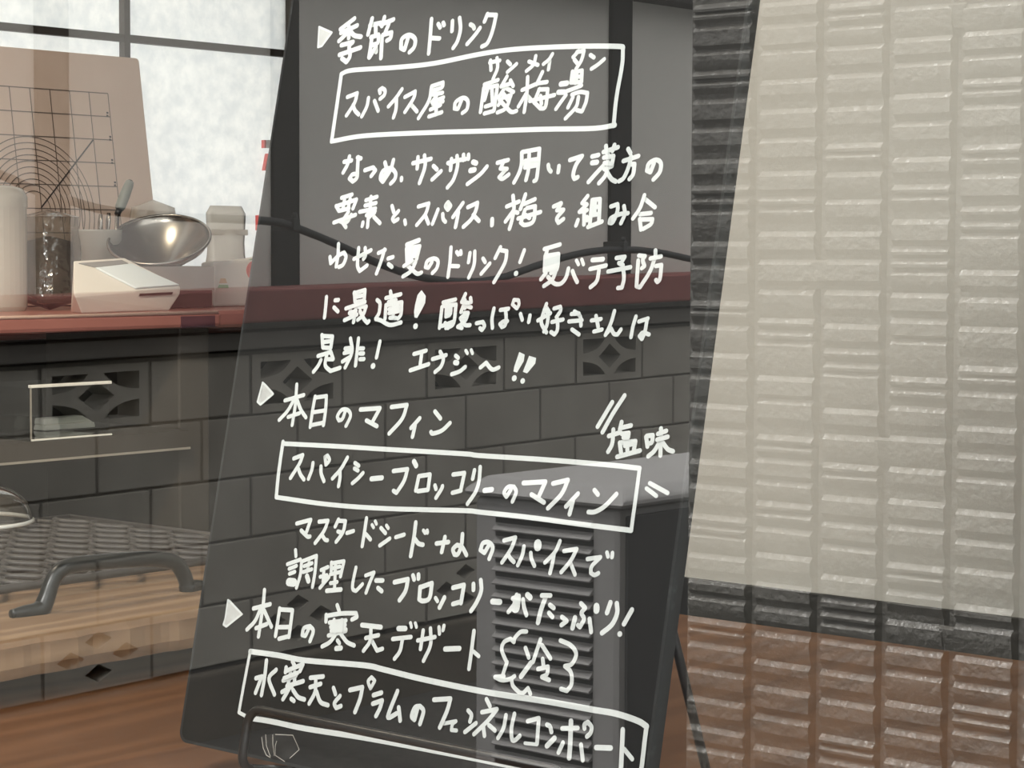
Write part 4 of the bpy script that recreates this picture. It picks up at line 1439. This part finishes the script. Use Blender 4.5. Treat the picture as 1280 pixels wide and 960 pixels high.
# 6
L((395, 355), 40, '''105,130 95,250 85,335 / 192,163 225,160 / 180,235 220,275 / 385,85 390,175 / 382,92 490,60 480,182 / 395,130 480,112 / 395,182 480,165 / 300,245 490,180 / 340,240 350,330 / 402,220 375,382 / 335,290 400,270 / 285,362 410,305 /
430,230 502,225 470,310 418,358 / 440,270 480,350 515,388 530,372 / 612,160 640,195 630,290 598,345 / 598,350 650,365 740,410 850,385 / 745,75 755,150 / 700,140 848,102 / 725,180 800,160 / 700,210 690,350 /
712,210 858,182 850,300 820,345 / 780,170 770,335 / 730,252 830,230 / 730,292 830,270 / 740,338 800,340 / 995,422 @55''', [[(1055, 60), (1098, 120), (1092, 190), (1055, 262), (1012, 340), (985, 335), (980, 280), (990, 210), (1015, 110)]])
L((540, 360), 40, '''112,145 235,115 / 100,190 76,398 / 112,182 240,165 215,355 140,400 / 145,185 140,285 182,262 190,182 / 100,380 205,340 / 132,350 162,400 / 155,200 155,270 @50 /
335,60 298,140 370,150 / 385,100 392,142 / 350,180 392,195 / 312,180 290,240 / 330,120 330,200 / 330,260 285,302 / 322,250 362,250 330,330 258,388 300,400 / 290,312 330,368 380,372 / 310,290 320,350 @50 /
445,352 508,340 525,380 500,420 480,402 / 620,205 600,310 605,398 / 685,220 765,207 / 735,215 742,300 732,370 700,390 680,360 715,335 755,332 / 850,205 805,165 820,118 865,122 870,165 850,205 @36 / 885,260 903,318 / 980,275 967,340''')
L((665, 365), 40, '''145,120 105,240 95,315 145,405 / 60,285 185,212 / 168,190 152,320 120,395 / 150,170 160,230 @50 / 222,165 282,147 285,190 245,250 / 200,300 310,275 / 255,272 255,375 225,425 190,400 / 395,220 470,215 / 425,195 480,240 490,335 / 370,295 500,282 /
400,375 470,425 / 595,285 690,270 / 640,240 662,350 / 620,395 700,375 / 825,190 790,310 735,430 / 740,420 790,365 820,418 855,425 890,375 / 1040,245 1010,345 990,452 / 1070,295 1160,265 / 1152,268 1130,395 1100,470 1075,440 1110,405 1170,425''')
# 7
L((380, 410), 40, '''180,70 188,190 / 185,80 285,85 268,200 190,195 / 200,140 272,130 / 140,280 270,240 / 270,245 292,312 240,312 / 232,250 212,370 265,430 360,398 / 170,320 140,380 95,438 /
465,105 480,240 412,395 / 412,205 460,200 / 402,250 460,238 / 385,335 460,290 / 545,105 530,250 515,375 / 560,205 595,205 / 560,255 595,255 / 560,312 600,310 / 760,135 725,295 / 690,380 @56''')
L((500, 420), 36, '''125,160 232,130 / 195,140 180,250 / 92,305 255,250 / 290,205 410,170 / 357,140 385,200 365,270 312,320 / 495,175 518,195 / 490,235 510,240 @44 / 580,275 530,315 460,340 / 585,130 600,155 @30 / 633,125 645,155 @30 /
715,280 765,238 820,298 878,280 / 1015,375 @50 / 1090,400 @46''', [[(1060, 142), (1108, 165), (1100, 225), (1040, 325), (1008, 315), (1015, 275)], [(1148, 176), (1210, 195), (1202, 245), (1130, 332), (1092, 318)]], 7.111)
# 8
L((315, 470), 38, '''448,85 432,300 402,490 / 330,245 518,190 / 415,245 355,350 272,440 / 452,240 490,340 540,415 / 362,410 475,372 / 632,205 605,350 582,510 / 640,215 745,200 735,350 715,492 / 620,362 722,345 / 600,490 720,465 /
935,345 905,428 870,445 855,400 900,338 960,342 985,400 940,500''')
L((420, 485), 42, '''245,215 440,202 370,330 / 305,325 410,382 / 555,190 710,170 660,310 532,455 / 838,302 750,400 / 792,370 765,488 / 990,235 1045,305 / 1140,350 1060,425 970,455 950,440''')
brush_line('drawn_frame', [
    [(353.5, 554.5), (421.6, 557.9), (482.5, 561.6), (580, 567.3), (600, 569.5), (681, 574.6), (762.5, 581.3), (799.5, 585.4)],
    [(799.5, 585.4), (796, 612), (789, 663)],
    [(353.8, 552.4), (348.4, 590), (345.4, 620.5)],
    [(345.4, 621.5), (411, 630.6), (482.5, 635.7), (580, 638.3), (600, 640.2), (661, 646.7), (722, 654.8), (789, 663)]], 5.2)
# 9
L((345, 550), 40, '''178,185 268,150 235,235 145,380 / 225,290 245,345 280,395 / 370,230 358,300 325,388 / 450,265 452,335 480,412 / 490,170 500,248 535,200 515,155 490,170 @38 / 715,175 650,288 565,385 / 640,300 640,380 625,462 / 790,230 828,258 / 785,285 820,305 /
870,330 820,385 765,432 / 955,388 1060,378 @48''')
L((490, 560), 42, '''15,230 155,212 120,330 45,448 15,428 / 220,135 242,178 @50 / 268,282 238,425 / 268,282 380,265 360,418 260,432 / 430,375 440,410 / 505,382 495,410 440,498 / 612,265 725,250 690,412 / 605,448 690,425 /
825,222 807,308 / 882,190 870,330 835,440 755,558 / 925,425 1000,415 @50 / 1190,415 1145,488 1122,445 1160,390 1220,388 1242,440 1205,535''')
L((630, 580), 46, '''195,190 415,178 350,320 / 275,305 400,385 / 490,195 640,160 575,300 440,442 / 740,297 620,425 / 690,370 655,502 / 905,262 940,305 / 1125,300 1010,420 910,478 845,480''')
L((740, 485), 60, '''270,190 75,515 / 435,100 280,340 140,590 / 285,555 270,740 215,850 / 225,640 380,590 / 395,455 370,560 / 390,532 520,500 / 400,612 490,600 480,660 420,660 / 370,730 388,870 / 382,730 580,710 560,820 / 440,770 540,745 / 470,700 472,840 / 335,918 640,835 /
722,650 740,780 / 732,640 810,630 798,722 740,745 / 880,612 990,572 / 870,690 1010,650 / 920,540 912,900 / 890,740 830,840 750,910 / 940,725 1010,815 1080,845''', (), 10.667)
L((600, 470), 26, '1045,660 1155,720 / 1025,692 1085,738', (), 4.923)
# 10
L((360, 640), 40, '''88,115 228,78 185,200 / 132,185 192,243 220,245 / 312,97 400,87 360,190 272,310 / 342,232 370,275 395,283 / 505,75 472,145 / 500,88 575,92 550,200 482,298 / 500,195 545,210 / 590,210 655,190 / 785,62 765,200 742,342 / 780,222 825,275 / 840,128 856,155 @34 / 872,92 885,120 @34 /
930,160 975,212 / 985,135 1003,162 @36 / 1018,265 918,335 / 1078,252 1162,226''')
L((500, 640), 44, '''158,105 140,250 107,440 / 150,270 185,315 230,328 / 235,185 252,210 @38 / 272,185 275,208 @38 / 365,315 485,300 / 450,250 417,400 / 625,222 615,330 580,420 545,425 530,372 570,330 620,350 665,430 / 890,330 845,408 805,380 830,312 890,305 928,360 892,468''')
L((620, 655), 42, '''80,165 195,135 150,250 60,385 / 125,310 145,345 180,380 / 280,225 262,315 218,412 / 348,290 355,350 385,418 / 418,200 418,225 @90 / 640,172 590,280 490,385 / 580,300 565,390 540,492 / 680,270 808,250 745,370 652,482 / 745,390 790,505 / 915,350 1045,332 960,420 948,488 985,510 1025,492 / 1110,285 1120,325 / 1165,290 1160,332''')
# 11
L((350, 690), 38, '''155,-20 160,42 / 75,122 205,75 / 92,168 165,138 / 95,218 148,198 / 90,300 140,305 @80 / 215,100 205,220 165,358 / 225,92 365,38 350,200 325,350 / 242,142 320,112 / 232,200 318,172 / 292,100 272,192 / 270,242 285,290 @52 /
412,180 480,150 / 402,248 470,232 / 440,172 430,300 / 400,358 490,250 / 450,260 440,300 @50 / 515,105 512,190 / 522,112 640,92 605,245 / 520,165 600,145 / 555,130 545,370 / 505,222 600,200 / 505,312 572,300 / 468,388 610,375 @44 /
760,155 730,300 728,370 760,390 825,322 / 857,235 940,205 / 940,208 900,300 860,408 / 960,285 1028,285 @44 / 980,360 1018,392 @44''')
L((480, 710), 46, '''105,142 240,112 215,230 155,322 / 290,75 302,115 / 345,67 345,105 / 362,190 352,310 / 372,190 480,152 455,300 390,330 352,312 / 515,300 535,332 @40 / 605,295 555,395 / 690,197 800,170 770,350 / 690,360 770,337 / 895,160 895,218 / 968,122 972,230 925,345 870,430''')
L((600, 720), 46, '''125,255 200,260 @56 / 328,225 390,200 / 367,190 350,270 285,358 / 390,222 375,330 350,345 330,330 / 350,250 350,310 @56 / 430,235 440,310 465,390 / 475,190 502,215 @58 / 618,195 705,195 / 660,202 610,340 580,465 @52 / 700,290 738,320 / 690,370 725,410 /
820,410 868,450 815,490 / 1010,275 1053,320 1015,370 1040,430 1000,510 980,492 / 950,418 925,520 @52 / 1095,430 1112,560 / 1165,305 1165,342 @70''')
L((680, 740), 50, '665,105 630,208 / 728,115 732,210 680,325 580,410 / 880,178 800,320 / 757,420 @54')
# 12
L((275, 745), 42, '''445,-60 430,100 385,405 / 335,125 502,82 / 400,140 350,250 270,335 / 440,140 515,308 / 360,322 470,280 / 597,125 555,400 / 602,135 725,142 690,410 / 592,312 690,310 / 590,428 690,402 / 890,322 855,398 822,390 840,322 900,302 933,350 900,452''')
L((390, 765), 42, '''252,-68 272,-8 / 142,30 140,95 / 142,40 290,15 440,12 450,50 400,75 / 175,105 340,85 / 190,150 330,130 @48 / 192,188 340,175 / 222,80 230,200 / 300,82 290,190 / 165,235 340,188 / 232,230 180,300 102,345 / 290,222 350,300 422,335 / 255,285 275,312 / 242,365 290,360 @50 /
500,130 690,152 @46 / 538,260 665,232 / 590,150 580,290 515,388 / 600,290 650,385 705,368 / 865,165 935,165 @52 / 808,270 990,250 / 905,272 880,390 825,468 / 985,110 995,150 @36 / 1033,112 1045,150 @36 / 1058,285 1230,250 / 1112,185 1085,370 / 1185,165 1185,330 1115,488''')
L((480, 770), 40, '''550,112 555,178 / 600,98 590,142 / 612,330 755,325 @50 / 900,150 875,350 850,528 @44 / 895,355 948,402''')
L((610, 780), 44, '''375,240 408,335 / 430,388 330,525 @52 / 525,155 450,380 / 540,212 625,345 / 547,350 555,420 / 500,450 600,428 590,500 540,530 612,560''')
line('drawn_bubble', (610, 780), 8, 42, '''385,75 325,80 268,140 260,180 / 260,180 225,148 160,182 138,260 185,380 / 190,380 150,500 / 160,522 70,530 140,562 220,550 265,522 / 235,550 250,620 310,682 / 310,685 350,690 400,642 425,700''')
line('drawn_bubble', (610, 780), 8, 44, '''725,165 830,215 882,300 840,398 770,422 / 770,422 830,485 835,600 790,668 730,650''')
brush_line('drawn_frame', [
    [(312.8, 814.3), (349.4, 819.4), (381.9, 825.5), (455, 831.6), (480, 837), (530.8, 849.5), (610, 865.5), (683, 876.7), (740, 886.9), (769.7, 892), (797, 901), (808.3, 908)],
    [(808.3, 908), (806, 925), (802.2, 958), (797, 992)],
    [(311.8, 897.6), (340, 902), (381.9, 910.8), (463, 923.5), (561, 941.7), (642.5, 958), (720, 975), (797, 992)]], 6.3)
brush_line('drawn_frame', [[(312.8, 814.3), (305, 855), (298.6, 890.5), (311.8, 897.6)]], 4.4)
# 13
L((300, 815), 44, '''265,85 245,260 215,430 / 160,262 222,245 / 215,250 155,408 / 362,178 290,265 345,425 / 525,95 547,140 / 462,155 455,202 / 462,190 630,122 600,190 / 442,262 575,210 / 505,205 480,330 / 547,200 545,310 / 432,285 560,235 /
470,340 632,292 / 520,345 420,400 / 490,370 430,472 / 530,380 580,450 645,475 / 512,468 540,490 / 705,258 832,245 / 702,352 808,318 / 758,262 750,400 692,515 / 765,395 805,500 880,532 / 935,360 955,422 / 1000,440 945,510 962,560 1010,540''')
L((420, 840), 46, '''140,180 265,152 240,270 190,400 / 345,165 322,95 355,52 388,88 345,165 @38 / 375,232 455,207 / 368,317 462,285 440,360 400,440 / 615,192 522,430 540,455 605,415 / 627,355 642,485 / 815,365 785,478 757,440 790,355 840,342 875,392 840,520 /
980,277 1145,267 1110,390 1038,555 / 1080,515 1200,492 1165,522 1155,580 1205,585 @38''')
L((540, 860), 44, '''362,225 395,270 380,335 / 440,352 330,440 / 545,112 580,182 / 500,242 650,212 560,325 420,462 / 512,380 525,478 / 570,372 630,425 / 740,272 715,400 660,500 / 825,258 795,400 800,510 830,522 878,478 / 957,332 1068,302 1050,560 / 930,552 1050,565 @34''')
L((670, 880), 46, '''110,207 140,225 155,280 / 185,342 110,418 @54 / 270,387 225,485 / 262,245 418,240 / 350,172 342,400 332,538 @54 / 450,407 468,562 / 485,245 485,205 520,182 555,230 545,290 510,325 / 602,435 748,440 @52 / 868,257 850,640 @52 / 882,452 962,550''')

# torn scrap of clear tape, low on the board
sc_pts = [(327, 921), (332, 918), (343, 917), (366, 918), (372, 932), (374, 937), (362, 948), (352, 952), (340, 946), (331, 944)]
bm = bmesh.new()
bm.faces.new([bm.verts.new(BH(x, y, 0.0009)) for x, y in sc_pts])
ts = obj('tape_scrap', bm, 'scrap', bd_)
bm = bmesh.new()
for s in ([(327, 921), (329, 935), (333, 944), (338, 947)], [(332, 918), (333, 932), (338, 946)], [(341, 918), (341, 930), (343, 945)], [(344, 918), (366, 919), (372, 932), (374, 937), (362, 948)], [(346, 926), (344, 932), (344, 944), (356, 952)]):
    ribbon(bm, [BH(x, y, 0.001) for x, y in s], 0.0005, BN, 0, 0)
obj('torn_edges', bm, 'scrapedge', ts)
